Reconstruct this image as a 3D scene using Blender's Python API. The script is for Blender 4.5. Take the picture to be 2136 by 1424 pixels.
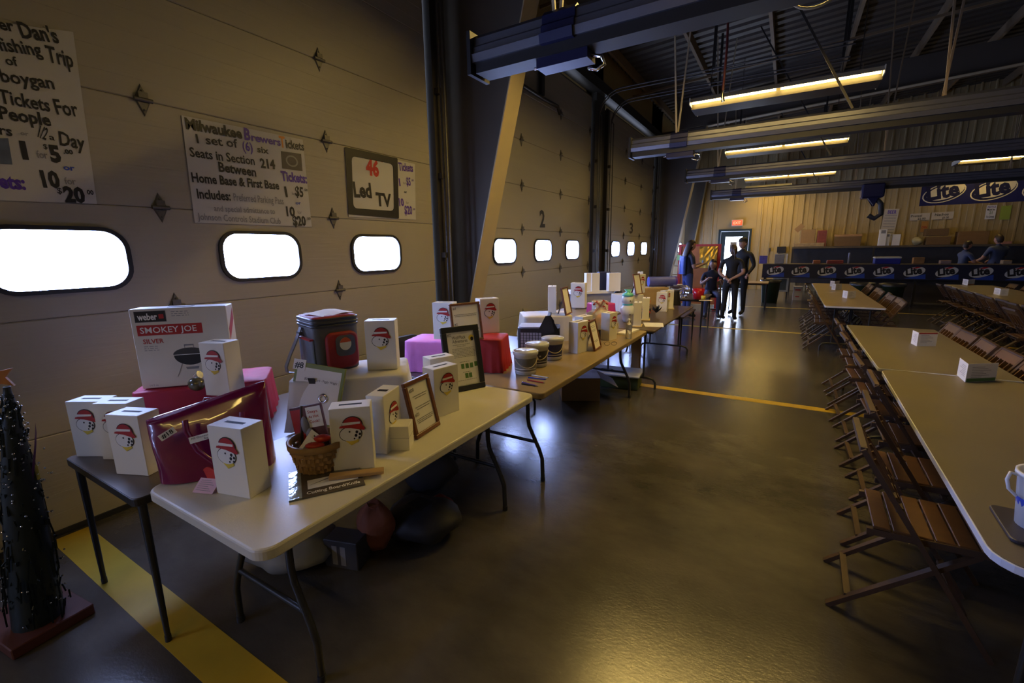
import bpy, bmesh, math, random
from mathutils import Vector, Matrix
random.seed(7)
for o in list(bpy.data.objects): bpy.data.objects.remove(o, do_unlink=True)
S = bpy.context.scene
C = S.collection
PI = math.pi

# ---------------------------------------------------------------- camera, world, exposure
FOC = 939.6148; CX, CY = 1068.0, 712.0; EYE = 1.65
AX = ((0.85712597, 0.09013856, -0.50715886), (0.5148903, -0.17847151, 0.83847236), (-0.01493471, -0.97980761, -0.19938404))
cam_data = bpy.data.cameras.new('camera'); cam = bpy.data.objects.new('camera', cam_data); C.objects.link(cam)
cam_data.sensor_width = 36; cam_data.lens = FOC / 2136 * 36; cam_data.clip_start = 0.02
cam.matrix_world = Matrix(((AX[0][0], -AX[0][1], -AX[0][2], 0), (AX[1][0], -AX[1][1], -AX[1][2], 0),
                           (AX[2][0], -AX[2][1], -AX[2][2], EYE), (0, 0, 0, 1)))
S.camera = cam
w = bpy.data.worlds.new('world'); S.world = w; w.use_nodes = True
bgn = w.node_tree.nodes['Background']
bgn.inputs[0].default_value = (0.62, 0.72, 1.0, 1); bgn.inputs[1].default_value = 3.0
S.view_settings.view_transform = 'Standard'; S.view_settings.look = 'None'
S.view_settings.gamma = 1.0; S.view_settings.use_curve_mapping = False
S.view_settings.exposure = -0.08
DAY = (0.38, 0.50, 1.0); DAY_E = 50.0          # daylight in the door windows
TUBE = (1.0, 0.68, 0.19); TUBE_E = 33.0        # fluorescent tubes

def ray(u, v):
    d = (u - CX, v - CY, FOC)
    return Vector(tuple(sum(a[i] * d[i] for i in range(3)) for a in AX))
def atz(u, v, z):
    d = ray(u, v); t = (z - EYE) / d.z
    return Vector((d.x * t, d.y * t, z))
def atx(u, v, x):
    d = ray(u, v); t = x / d.x
    return Vector((x, d.y * t, EYE + d.z * t))
def aty(u, v, y):
    d = ray(u, v); t = y / d.y
    return Vector((d.x * t, y, EYE + d.z * t))

# ---------------------------------------------------------------- materials
MATS = {}
def mat(name, rgb, rough=.55, metal=0.0, var=.12, scale=12.0, bump=0.0, bscale=None, stretch=(1, 1, 1), emit=None, es=0, trans=0, coat=0, spec=None, alpha=1):
    if name in MATS: return MATS[name]
    m = bpy.data.materials.new(name); m.use_nodes = True; nt = m.node_tree; n = nt.nodes; L = nt.links
    b = n['Principled BSDF']
    b.inputs['Roughness'].default_value = rough; b.inputs['Metallic'].default_value = metal
    if coat: b.inputs['Coat Weight'].default_value = coat
    if spec is not None: b.inputs['Specular IOR Level'].default_value = spec
    if trans: b.inputs['Transmission Weight'].default_value = trans
    if alpha < 1: b.inputs['Alpha'].default_value = alpha
    b.inputs['Base Color'].default_value = (*rgb, 1)
    if emit:
        b.inputs['Emission Color'].default_value = (*emit, 1); b.inputs['Emission Strength'].default_value = es
    if var or bump:
        tc = n.new('ShaderNodeTexCoord'); mp = n.new('ShaderNodeMapping'); mp.inputs['Scale'].default_value = stretch
        L.new(tc.outputs['Object'], mp.inputs[0])
        ns = n.new('ShaderNodeTexNoise'); ns.inputs['Scale'].default_value = scale; ns.inputs['Detail'].default_value = 4
        L.new(mp.outputs[0], ns.inputs['Vector'])
        if var:
            mx = n.new('ShaderNodeMix'); mx.data_type = 'RGBA'
            mx.inputs[6].default_value = (*[c * (1 - var) for c in rgb], 1); mx.inputs[7].default_value = (*[min(1, c * (1 + var)) for c in rgb], 1)
            L.new(ns.outputs[0], mx.inputs[0]); L.new(mx.outputs[2], b.inputs['Base Color'])
        if bump:
            n2 = ns
            if bscale:
                n2 = n.new('ShaderNodeTexNoise'); n2.inputs['Scale'].default_value = bscale; n2.inputs['Detail'].default_value = 3
                L.new(mp.outputs[0], n2.inputs['Vector'])
            bp = n.new('ShaderNodeBump'); bp.inputs['Strength'].default_value = bump; bp.inputs['Distance'].default_value = .01
            L.new(n2.outputs[0], bp.inputs['Height']); L.new(bp.outputs[0], b.inputs['Normal'])
    MATS[name] = m
    return m

door_m = mat('door_panel_paint', (.345, .32, .27), .5, var=.04, scale=3, bump=.2, bscale=26, stretch=(1, .12, 1.6))
rubber = mat('black_rubber', (.02, .022, .028), .5, var=.2)
pane_m = mat('daylit_pane', (.8, .85, .95), .3, var=0, emit=DAY, es=DAY_E)
steel_d = mat('dark_steel', (.050, .045, .038), .45, .5, var=.2)
hinge_m = mat('galvanised_hinge', (.13, .125, .12), .5, .6, var=.3, scale=40)
column_m = mat('column_primer_grey', (.125, .108, .085), .6, var=.1, scale=3)
beige_m = mat('beige_wall_panel', (.43, .33, .15), .55, var=.08, scale=2)
roof_m = mat('roof_sheet', (.075, .062, .045), .5, .1, var=.15, scale=2)
purlin_m = mat('purlin_red_oxide', (.24, .17, .09), .6, var=.15)
white_box = mat('white_painted_box', (.80, .78, .71), .5, var=.03, scale=8)
slot_shade_m = mat('slot_shade_paint', (.01, .01, .012), .8, var=0)  # dark colour painted for the shade inside slot openings
black_p = mat('black_paint', (.012, .012, .014), .5, var=0)
red_p = mat('red_print', (.42, .018, .018), .5, var=0)
white_p = mat('white_print', (.82, .82, .80), .5, var=0)
yellow_p = mat('yellow_print', (.75, .58, .06), .5, var=0)
blue_p = mat('blue_print', (.03, .06, .45), .5, var=0)
purple_p = mat('violet_ink', (.08, .03, .35), .5, var=0)
orange_p = mat('orange_ink', (.6, .22, .03), .5, var=0)
grey_p = mat('grey_ink', (.22, .22, .24), .5, var=0)
green_p = mat('green_print', (.10, .22, .06), .5, var=0)
paper = mat('paper', (.80, .79, .76), .7, var=.03)
wood_b = mat('brown_frame_wood', (.16, .06, .025), .4, var=.3, scale=8, stretch=(1, 1, 6))
wood_k = mat('black_frame_wood', (.02, .022, .022), .4, var=.2)
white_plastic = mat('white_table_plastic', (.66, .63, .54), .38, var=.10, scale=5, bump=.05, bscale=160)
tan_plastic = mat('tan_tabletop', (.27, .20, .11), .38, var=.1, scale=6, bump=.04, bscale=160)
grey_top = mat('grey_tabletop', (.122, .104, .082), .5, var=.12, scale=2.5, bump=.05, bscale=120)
dark_top = mat('dark_brown_tabletop', (.09, .06, .035), .3, var=.15, scale=5)
edge_m = mat('daylit_table_edging', (.60, .62, .72), .45, var=.08)  # table edging with the bluish window light put into its colour
leg_m = mat('table_leg_steel', (.06, .062, .065), .35, .6, var=.15)
chair_m = mat('chair_wood_dark', (.06, .033, .02), .55, var=.35, scale=9, stretch=(1, 1, .15))
chair_s = mat('chair_seat_wood', (.095, .045, .016), .4, var=.3, scale=9, stretch=(.2, 3, 1))
rail_m = mat('aluminium_rail', (.15, .155, .19), .33, .6, var=.08)
rail_d = mat('rail_underside', (.02, .02, .022), .5, .2, var=.1)
bracket_m = mat('blue_bracket', (.010, .012, .055), .4, .2, var=.1)
tube_near = mat('bright_fluorescent_tube', (.9, .9, .85), .3, var=0, emit=TUBE, es=TUBE_E * 3.3)
tube_mid = mat('clean_fluorescent_tube', (.9, .9, .85), .3, var=0, emit=TUBE, es=TUBE_E * 1.35)
tube_m = mat('fluorescent_tube', (.9, .9, .85), .3, var=0, emit=TUBE, es=TUBE_E)
reflector = mat('lamp_reflector', (.8, .76, .62), .4, var=0)
cardboard = mat('cardboard', (.30, .19, .09), .8, var=.12, scale=10)
chrome = mat('chrome', (.7, .7, .72), .12, 1, var=0)
glass = mat('clear_glass', (.92, .95, .97), .04, var=0, trans=1.0)
clear_pl = mat('clear_plastic', (.85, .87, .9), .12, var=0, trans=.85)

# ---------------------------------------------------------------- mesh builder
class MB:
    def __init__(s): s.v = []; s.f = []; s.mi = []; s.mats = []; s.M = Matrix(); s.sm = []
    def m(s, material):
        if material not in s.mats: s.mats.append(material)
        s.cur = s.mats.index(material); return s
    def add(s, vs, fs, smooth=False):
        k = len(s.v); s.v += [tuple(s.M @ Vector(p)) for p in vs]
        for f in fs: s.f.append(tuple(i + k for i in f)); s.mi.append(s.cur); s.sm.append(smooth)
        return s
    def box(s, x0, x1, y0, y1, z0, z1):
        vs = [(x0, y0, z0), (x1, y0, z0), (x1, y1, z0), (x0, y1, z0), (x0, y0, z1), (x1, y0, z1), (x1, y1, z1), (x0, y1, z1)]
        return s.add(vs, [(3, 2, 1, 0), (4, 5, 6, 7), (0, 1, 5, 4), (1, 2, 6, 5), (2, 3, 7, 6), (3, 0, 4, 7)])
    def cbox(s, x, y, z, sx, sy, sz): return s.box(x - sx / 2, x + sx / 2, y - sy / 2, y + sy / 2, z - sz / 2, z + sz / 2)
    def bbox(s, x0, x1, y0, y1, z0, z1, b=.004):       # box with bevelled edges
        lv = [(z0, b), (z0 + b, 0), (z1 - b, 0), (z1, b)]; vs = []; fs = []
        for z, q in lv:
            p = [(x0 + b, y0 + q), (x1 - b, y0 + q), (x1 - q, y0 + b), (x1 - q, y1 - b), (x1 - b, y1 - q), (x0 + b, y1 - q), (x0 + q, y1 - b), (x0 + q, y0 + b)]
            vs += [(a, c, z) for a, c in p]
        for r in range(3):
            for i in range(8):
                j = (i + 1) % 8; fs.append((r * 8 + i, r * 8 + j, r * 8 + 8 + j, r * 8 + 8 + i))
        fs += [tuple(range(7, -1, -1)), tuple(range(24, 32))]
        return s.add(vs, fs)
    def loft(s, rings, cap=True, smooth=True, closed=True):
        n = len(rings[0]); vs = [p for r in rings for p in r]; fs = []
        for r in range(len(rings) - 1):
            for i in range(n if closed else n - 1):
                j = (i + 1) % n; fs.append((r * n + i, r * n + j, (r + 1) * n + j, (r + 1) * n + i))
        s.add(vs, fs, smooth)
        if cap:
            s.add(list(rings[0]), [tuple(range(n - 1, -1, -1))]); s.add(list(rings[-1]), [tuple(range(n))])
        return s
    def lathe(s, prof, seg=20, cap=True, c=(0, 0), sx=1, sy=1):
        return s.loft([[(c[0] + r * sx * math.cos(2 * PI * i / seg), c[1] + r * sy * math.sin(2 * PI * i / seg), z) for i in range(seg)] for r, z in prof], cap)
    def tube(s, pts, r, seg=8, cap=True, r2=None):
        pts = [Vector(p) for p in pts]; rings = []; up = None
        for i, p in enumerate(pts):
            d = (pts[min(i + 1, len(pts) - 1)] - pts[max(i - 1, 0)])
            if d.length < 1e-9: d = Vector((0, 0, 1))
            d.normalize()
            if up is None: up = Vector((0, 0, 1)) if abs(d.z) < .9 else Vector((1, 0, 0))
            a = d.cross(up); a.normalize(); b = a.cross(d); up = b
            rr = r if r2 is None else r + (r2 - r) * i / max(1, len(pts) - 1)
            rings.append([tuple(p + a * (rr * math.cos(2 * PI * k / seg)) + b * (rr * math.sin(2 * PI * k / seg))) for k in range(seg)])
        return s.loft(rings, cap)
    def bar(s, p, q, wx, wz):                            # rectangular bar
        p = Vector(p); q = Vector(q); d = (q - p).normalized(); up = Vector((0, 0, 1)) if abs(d.z) < .9 else Vector((0, 1, 0))
        a = d.cross(up).normalized() * (wx / 2); b = a.cross(d).normalized() * (wz / 2)
        r = lambda c: [tuple(c + a + b), tuple(c - a + b), tuple(c - a - b), tuple(c + a - b)]
        return s.loft([r(p), r(q)], smooth=False)
    def prism(s, poly, y0, y1):                          # poly in x,z extruded along y
        return s.loft([[(x, y1, z) for x, z in poly], [(x, y0, z) for x, z in poly]], smooth=False)
    def slab(s, poly, z0, z1, ch=0):
        if not ch: return s.loft([[(x, y, z0) for x, y in poly], [(x, y, z1) for x, y in poly]], smooth=False)
        cx = sum(p[0] for p in poly) / len(poly); cy = sum(p[1] for p in poly) / len(poly)
        sh = lambda k: [(x - math.copysign(min(k, abs(x - cx)), x - cx), y - math.copysign(min(k, abs(y - cy)), y - cy)) for x, y in poly]
        rr = [(z0, ch), (z0 + ch, 0), (z1 - ch, 0), (z1 - ch * .3, ch * .3), (z1, ch)]
        return s.loft([[(x, y, z) for x, y in sh(k)] for z, k in rr], smooth=False)
    def ball(s, c, rx, ry=None, rz=None, seg=12, rings=8):
        ry = ry or rx; rz = rz or rx
        return s.loft([[(c[0] + rx * math.sin(PI * k / rings) * math.cos(2 * PI * i / seg), c[1] + ry * math.sin(PI * k / rings) * math.sin(2 * PI * i / seg), c[2] - rz * math.cos(PI * k / rings)) for i in range(seg)] for k in [.15] + list(range(1, rings)) + [rings - .15]])
    def text(s, body, x, z, h, width=None, y=0.0, bold=.0, ang=0, thick=.0006):   # lettering in the x-z plane facing -y
        me = text_mesh(body, bold)
        xs = [v[0] for v in me[0]]; wd = max(xs) - min(xs); x0 = min(xs)
        k = h / .69; kx = (width / wd) if width else k
        ca, sa = math.cos(ang), math.sin(ang); vs = []
        for a, b in me[0]:
            p, q = (a - x0) * kx, b * k
            vs.append((x + p * ca - q * sa, y - thick, z + p * sa + q * ca))
        return s.add(vs, me[1])
    def build(s, name, parent=None, loc=None, rz=0, rx=0):
        me = bpy.data.meshes.new(name); me.from_pydata(s.v, [], s.f)
        for m_ in s.mats: me.materials.append(m_)
        me.polygons.foreach_set('material_index', s.mi); me.polygons.foreach_set('use_smooth', s.sm); me.update()
        o = bpy.data.objects.new(name, me); C.objects.link(o)
        if parent: o.parent = parent
        if loc is not None: o.location = loc
        o.rotation_euler = (rx, 0, rz)
        return o
TC = {}
def text_mesh(body, bold=0.0):
    key = (body, bold)
    if key in TC: return TC[key]
    cu = bpy.data.curves.new('t', 'FONT'); cu.body = body; cu.offset = bold; cu.resolution_u = 2
    ob = bpy.data.objects.new('t', cu); C.objects.link(ob)
    dg = bpy.context.evaluated_depsgraph_get(); me = bpy.data.meshes.new_from_object(ob.evaluated_get(dg))
    r = ([(v.co.x, v.co.y) for v in me.vertices], [tuple(p.vertices) for p in me.polygons])
    bpy.data.objects.remove(ob); bpy.data.curves.remove(cu); bpy.data.meshes.remove(me)
    TC[key] = r
    return r
def P(material): b = MB(); b.m(material); return b
def tag(o, label, cat, group=None, kind=None):
    o['label'] = label; o['category'] = cat
    if group: o['group'] = group
    if kind: o['kind'] = kind
    return o
def thing(name, label, cat, loc=(0, 0, 0), rz=0, group=None):
    o = bpy.data.objects.new(name, None); C.objects.link(o); o.location = loc; o.rotation_euler = (0, 0, rz); o.empty_display_size = .1
    return tag(o, label, cat, group)
def struct(o): o['kind'] = 'structure'; return o
def sempty(name):
    o = bpy.data.objects.new(name, None); C.objects.link(o); return struct(o)
def copy_tree(o, parent=None):
    c = o.copy(); C.objects.link(c); c.parent = parent
    for ch in o.children: copy_tree(ch, c)
    return c
def rrect(x0, x1, y0, y1, r, n=5):
    out = []
    for cx, cy, a in ((x1 - r, y0 + r, -90), (x1 - r, y1 - r, 0), (x0 + r, y1 - r, 90), (x0 + r, y0 + r, 180)):
        for i in range(n + 1):
            t = math.radians(a + 90 * i / n); out.append((cx + r * math.cos(t), cy + r * math.sin(t)))
    return out

# ================================================================ THE SETTING
WX = -3.62                                                  # face of the overhead doors
# ---- floor
fm = bpy.data.materials.new('polished_concrete'); fm.use_nodes = True
nt = fm.node_tree; n = nt.nodes; L = nt.links; b = n['Principled BSDF']; b.inputs['Coat Weight'].default_value = .45; b.inputs['Coat Roughness'].default_value = .20
tc = n.new('ShaderNodeTexCoord'); n1 = n.new('ShaderNodeTexNoise'); n1.inputs['Scale'].default_value = 1.6; n1.inputs['Detail'].default_value = 9; n1.inputs['Roughness'].default_value = .62
n2 = n.new('ShaderNodeTexNoise'); n2.inputs['Scale'].default_value = 55; n2.inputs['Detail'].default_value = 3
mpf = n.new('ShaderNodeMapping'); mpf.inputs['Location'].default_value = (.31, .17, .373); mpf.inputs['Scale'].default_value = (1, 1.7, 1); L.new(tc.outputs['Object'], mpf.inputs[0])
L.new(mpf.outputs[0], n1.inputs[0]); L.new(mpf.outputs[0], n2.inputs[0])
cr = n.new('ShaderNodeValToRGB'); cr.color_ramp.elements[0].color = (.032, .029, .025, 1); cr.color_ramp.elements[0].position = .2
cr.color_ramp.elements[1].color = (.115, .104, .089, 1); cr.color_ramp.elements[1].position = .8
L.new(n1.outputs[0], cr.inputs[0]); L.new(cr.outputs[0], b.inputs['Base Color'])
mr = n.new('ShaderNodeMapRange'); mr.inputs[3].default_value = .20; mr.inputs[4].default_value = .262; L.new(n1.outputs[0], mr.inputs[0]); L.new(mr.outputs[0], b.inputs['Roughness'])
bp = n.new('ShaderNodeBump'); bp.inputs['Strength'].default_value = .10; bp.inputs['Distance'].default_value = .01; L.new(n2.outputs[0], bp.inputs['Height']); L.new(bp.outputs[0], b.inputs['Normal'])
fl = struct(P(fm).box(-4.2, 10, -6, 20.3, -.12, 0).build('floor'))
line_m = mat('yellow_floor_paint', (.50, .34, .03), .4, var=.2, scale=6)
for x0, x1, y0, y1 in ((-3.58, 3.0, .62, .79), (-3.58, 7, 5.31, 5.43), (-3.58, 7, 10.05, 10.16), (-3.58, 7, 14.1, 14.2)):
    P(line_m).box(x0, x1, y0, y1, 0, .0015).build('yellow_line', fl)

# ---- far wall: ribbed beige steel
def ribbed(name, x0, x1, y, z0, z1, s=1, pitch=.325, m=beige_m):
    b = P(m); top = []; x = x0
    while x < x1:
        for dx, dy in ((0, 0), (.125, 0), (.135, .008), (.145, 0), (.262, 0), (.276, .035), (.31, .035)):
            if x + dx <= x1: top.append((x + dx, y - s * dy))
        x += pitch
    top.append((x1, y)); top += [(x1, y + s * .08), (x0, y + s * .08)]
    b.slab(top, z0, z1); return struct(b.build(name))
ribbed('wall_far', -3.95, -2.42, 20, 0, 6.4); ribbed('wall_far', -1.26, 10, 20, 0, 6.4); 
b = P(beige_m).box(-2.42, -1.26, 20, 20.08, 2.31, 6.4); struct(b.build('wall_far'))
struct(P(beige_m).box(10, 10.1, -6, 20.1, 0, 6.6).build('wall_right'))
struct(P(beige_m).box(-4.1, 10, -6.1, -6, 0, 6.6).build('wall_back'))
# ---- door wall: jambs between the overhead doors, header above
DOORS = [(-5.3, -.95, [-4.3, -3.1, -1.9]), (-.05, 4.22, [.93, 2.13, 3.33]), (5.0, 9.2, [5.81, 7.05, 8.30]), (10.15, 14.25, [10.9, 12.17, 13.46]), (15.5, 19.5, [16.3, 17.4, 18.6])]
dw = sempty('wall_left')
for y0, y1 in ((-6.1, -5.3), (-.95, -.05), (4.22, 5.0), (9.2, 10.15), (14.25, 15.5), (19.5, 20.1)):
    P(column_m).box(-3.9, -3.74, y0, y1, 0, 6).build('wall_panel', dw)
P(beige_m).box(-3.9, -3.74, -6.1, 20.1, 4.62, 6.2).build('header_panel', dw)
P(steel_d).box(-3.74, -3.5, -.9, 20, 4.75, 4.95).build('header_beam', dw)

def oval(cy, cz, w_, h_, r, n=7): return [(cy + x, cz + z) for x, z in rrect(-w_ / 2, w_ / 2, -h_ / 2, h_ / 2, r, n)]
SEAMS = [0, .62, 1.30, 1.96, 2.62, 3.28, 3.95, 4.6]
SEC = {}
for di, (y0, y1, wins) in enumerate(DOORS):
    d = sempty('door_%d' % (di + 1))
    for k in range(7):
        b = P(door_m); g = .003
        b.M = Matrix.Translation((WX, 0, 0)) @ Matrix.Rotation(PI / 2, 4, 'Z')
        b.M = Matrix.Identity(4)
        z0, z1 = SEAMS[k] + g * .5, SEAMS[k + 1] - g * .5
        b.bbox(WX - .05, WX, y0, y1, z0, z1, .005)
        # embossed pinstripe ribs
        for q in range(1, 5):
            zz = z0 + (z1 - z0) * q / 5
            b.box(WX, WX + .0018, y0 + .02, y1 - .02, zz - .012, zz + .012)
        b.build('door_section', d)
    P(mat('seam_grey', (.10, .09, .075), .7)).box(WX - .045, WX - .006, y0, y1, 0, 4.62).build('seam_strip', d)
    for cy in wins:
        fr = P(rubber)
        o_, i_ = oval(cy, 1.632, .665, .385, .14), oval(cy, 1.632, .61, .335, .115)
        nn = len(o_)
        rings = [[(WX + .0, p, q) for p, q in o_], [(WX + .022, p, q) for p, q in o_], [(WX + .022, p, q) for p, q in i_], [(WX + .004, p, q) for p, q in i_]]
        fr.loft(rings, cap=False, smooth=False); f = fr.build('window_frame', d)
        pn = P(pane_m); pn.loft([[(WX + .002, p, q) for p, q in i_], [(WX + .010, p, q) for p, q in i_]], smooth=False); pn.build('pane', f)
    # hinges on the seams
    if di:
        cols = {1: [.08, 1.47, 2.83], 2: [5.05, 6.34, 7.75, 9.12], 3: [10.22, 11.52, 12.95, 14.18], 4: [15.6, 17, 18.3]}[di]
        for cy in cols:
            for sz in SEAMS[1:7]:
                if di > 2 and sz < 1: continue
                h = P(hinge_m); y = cy
                h.loft([[(WX + .001, y - .045, sz), (WX + .001, y, sz - .098), (WX + .001, y + .045, sz), (WX + .001, y, sz + .098)],
                        [(WX + .010, y - .036, sz), (WX + .010, y, sz - .085), (WX + .010, y + .036, sz), (WX + .010, y, sz + .085)]], smooth=False)
                h.tube([(WX + .016, y - .05, sz), (WX + .016, y + .05, sz)], .013, 8)
                h.cbox(WX + .018, y, sz + .028, .016, .05, .035)
                for qz in (-.06, .055): h.ball((WX + .012, y, sz + qz), .007, seg=6, rings=4)
                h.build('hinge', d)
    # bottom seal and top strut
    P(rubber).box(WX - .05, WX + .012, y0, y1, 0, .035).build('bottom_seal', d)
# stencilled numbers on doors 2 and 3
def wall_text(b, body, u0, v0, u1, v1, hpx, bold=.0, X=WX + .004):
    p, q = atx(u0, v0, X), atx(u1, v1, X); t = atx(u0, v0 - hpx, X); h = t.z - p.z
    b.M = Matrix.Translation((X, p.y, p.z)) @ Matrix.Rotation(PI / 2, 4, 'Z')
    b.text(body, 0, 0, h, None if body == '1' else (q - p).length, 0, bold, math.atan2(q.z - p.z, q.y - p.y)); b.M = Matrix()
b = P(black_p); wall_text(b, '2', 1126, 473, 1137, 473, 34, .03); num = b.build('stencilled_number', bpy.data.objects['door_3'])
b = P(black_p); wall_text(b, '3', 1313, 486, 1320, 486, 21, .03); b.build('stencilled_number', bpy.data.objects['door_4'])

# ---- door tracks and jamb angles
def track(y, sgn, col):
    t = thing('door_track', col, 'door track', (0, 0, 0))
    P(steel_d).box(WX - .06, WX + .07, y - .05, y + .05, 0, 4.55).build('jamb_angle', t)
    pts = [(WX + .12, y + sgn * .02, 0.1), (WX + .12, y + sgn * .02, 4.25)]
    for a in range(1, 7): pts.append((WX + .12 + .45 * (1 - math.cos(a * PI / 12)), y + sgn * .02, 4.25 + .45 * math.sin(a * PI / 12)))
    pts.append((.6, y + sgn * .02, 4.72))
    for k, off in enumerate((0, .055)):
        P(hinge_m).tube([(p[0] + off * (1 if p[2] < 4.3 else 0), p[1], p[2] - (off if p[2] > 4.3 else 0)) for p in pts], .012, 6).build('track_rail', t)
    for z in (.7, 1.6, 2.5, 3.4): P(steel_d).box(WX + .02, WX + .13, y - .03, y + .03, z - .03, z + .03).build('track_bracket', t)
    for x in (-1.4, .5): P(steel_d).box(x - .02, x + .02, y - .02, y + .02, 4.72, 5.6 + x * .05).build('hanger', t)
    return t
track(4.30, 1, 'dark steel track beside the nearest overhead door, left of the grey column')
track(9.28, 1, 'dark steel track at the right edge of overhead door 2, curving into the room')
track(10.06, -1, 'dark steel track at the left edge of overhead door 3')
track(14.35, 1, 'dark steel track at the right edge of overhead door 3')
track(15.42, -1, 'dark steel track at the left edge of the farthest overhead door')
post = P(steel_d).box(WX - .1, WX + .02, 9.42, 9.92, 0, 5.0); struct(post.build('trim_1'))

# ---- tapered rigid-frame columns and rafters
flange_m = mat('column_flange_beige', (.42, .35, .22), .55, var=.08, scale=3)
def frame(y, xb, xt, zt, nm, raf=True):
    t = sempty(nm)
    P(column_m).loft([[(-3.95, y - .004, 0), (xb, y - .004, 0), (xt, y - .004, zt), (-3.95, y - .004, zt)],
                      [(-3.95, y + .004, 0), (xb, y + .004, 0), (xt, y + .004, zt), (-3.95, y + .004, zt)]], smooth=False).build('column_web', t)
    P(flange_m).bar((xb, y, 0), (xt, y, zt), .014, .28).build('column_flange', t)
    if raf:
        zr = zt + .02
        P(column_m).loft([[(xt - .9, y + q, zt + .0), (10, y + q, zt + .72), (10, y + q, zt + 1.1), (xt - .9, y + q, zt + .75)] for q in (-.004, .004)], smooth=False).build('rafter_web', t)
        P(flange_m).bar((xt, y, zt), (10, y, zt + .72), .2, .014).build('rafter_flange', t)
frame(4.74, -3.66, -2.35, 5.05, 'trim_2'); frame(14.9, -3.25, -2.32, 5.05, 'trim_3'); frame(19.75, -3.5, -2.95, 4.2, 'trim_4', False)

# ---- roof: ribbed sheet on purlins
def roof_z(x): return 5.75 + .07 * (x + 3.9)
b = P(roof_m); rings = []
yy = -6.1; prof = []
while yy < 20.2:
    prof += [(yy, 0), (yy + .16, 0), (yy + .19, .05), (yy + .27, .05)]; yy += .30
b.loft([[(x, y, roof_z(x) + h) for y, h in prof] for x in (-4.0, 3, 10.1)], cap=False, smooth=False, closed=False); roof = struct(b.build('ceiling'))
P(roof_m).loft([[(x, y, roof_z(x) + .12) for y in (-6.1, 20.2)] for x in (-4.0, 10.1)], cap=False, smooth=False, closed=False).build('roof_outer_sheet', roof)
for k in range(10):
    x = -3.5 + k * 1.42; z = roof_z(x)
    P(purlin_m).box(x - .03, x + .03, -6, 20, z - .2, z - .005).build('purlin', roof)
for y in (-.8, 2.3, 7.2, 12.3, 17.3):
    P(purlin_m).bar((-3.8, y, 5.42), (9.9, y, 6.36), .03, .05).build('roof_brace', roof)

# ---- far personnel door
d = sempty('door_6'); dg_ = mat('dark_green_door', (.018, .035, .034), .4, var=.15)
P(dg_).box(-2.42, -2.34, 19.93, 20.06, 0, 2.31).build('door_frame', d); P(dg_).box(-1.34, -1.26, 19.93, 20.06, 0, 2.31).build('door_frame', d)
P(dg_).box(-2.34, -1.34, 19.93, 20.06, 2.23, 2.31).build('door_frame', d)
lf = P(dg_); 
for a in ((-2.33, -2.16, .01, 2.22), (-1.56, -1.35, .01, 2.22), (-2.16, -1.56, 2.02, 2.22), (-2.16, -1.56, .01, .28)): lf.box(a[0], a[1], 19.97, 20.01, a[2], a[3])
lf = lf.build('door_leaf', d)
P(mat('door_daylight_pane', (.8, .85, .95), .2, var=0, emit=(.62, .74, 1), es=16)).box(-2.16, -1.56, 19.985, 19.995, .28, 2.02).build('pane', lf)
b = P(mat('siding_card', (.25, .22, .17), .7, var=.1)).box(-1.98, -1.74, 19.975, 19.983, 1.45, 1.82); b.build('notice', lf)  # made-up card on the glass, standing in for building siding outside
P(chrome).tube([(-2.27, 19.93, 1.0), (-2.27, 19.93, 1.12)], .012).build('door_handle', lf)
ex = thing('exit_sign', 'lit red exit sign on the ribbed wall above the far door', 'sign', (-1.78, 19.86, 2.42))
P(mat('exit_housing', (.7, .6, .45), .5)).box(-.20, .20, .02, .09, 0, .24).build('housing', ex)
exf = mat('exit_face', (.5, .05, .02), .5, var=0, emit=(1, .10, .03), es=1.3)
P(exf).box(-.17, .17, .012, .022, .03, .21).build('sign_face', ex)
P(mat('exit_letter', (.8, .3, .2), .5, var=0, emit=(1, .35, .2), es=1.5)).text('EXIT', -.13, .07, .10, .26, .011, .02).build('lettering', ex)

# ================================================================ ceiling fixtures
def lamp(x0, x1, y, z, label, n=2, tm=None):
    t = thing('ceiling_lamp', label, 'lamp', ((x0 + x1) / 2, y, z), 0, 'fluorescent strip lamps'); w_ = (x1 - x0) / 2
    b = P(reflector); b.loft([[(x, -.40, .03), (x, -.28, .115), (x, .28, .115), (x, .40, .03), (x, .395, .025), (x, .278, .105), (x, -.278, .105), (x, -.395, .025)] for x in (-w_, w_)], smooth=False); b.build('reflector', t)
    P(steel_d).box(-w_, w_, -.21, .21, -.035, .10).build('ballast_housing', t)
    for e in (-w_, w_): P(reflector).prism([(e - .006, .0), (e + .006, .0), (e + .006, .1), (e - .006, .1)], -.38, .38).build('end_plate', t)
    seg = 2 if n == 2 else 1
    for s_ in range(seg):
        a = -w_ + 2 * w_ * s_ / seg + .03; c = -w_ + 2 * w_ * (s_ + 1) / seg - .03
        for yy in (-.30, .30): P(tm or tube_m).tube([(a, yy, .045), (c, yy, .045)], .026, 8).build('tube', t)
    for x in (-w_ * .8, w_ * .8): P(steel_d).tube([(x, 0, .13), (x, 0, roof_z((x0 + x1) / 2) - z - .1)], .006, 5).build('hanger_rod', t)
    return t
lamp(-1.64, .80, 4.55, 3.84, 'fluorescent lamp hanging at the top edge of the photo, nearest of the row', 2, tube_near)
lamp(-1.64, .80, -3.4, 3.84, 'fluorescent lamp hanging behind the camera, first of the row', 2, tube_mid)
lamp(-1.55, .88, 8.5, 3.86, 'large two-tube fluorescent lamp in the upper middle, second of the row')
lamp(-1.48, .88, 12.6, 3.80, 'fluorescent lamp hanging below and beyond the large one, third of the row')
lamp(-1.43, 1.02, 17.6, 3.78, 'fluorescent lamp farthest down the row, above the far bar', 2, tube_mid)
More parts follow.
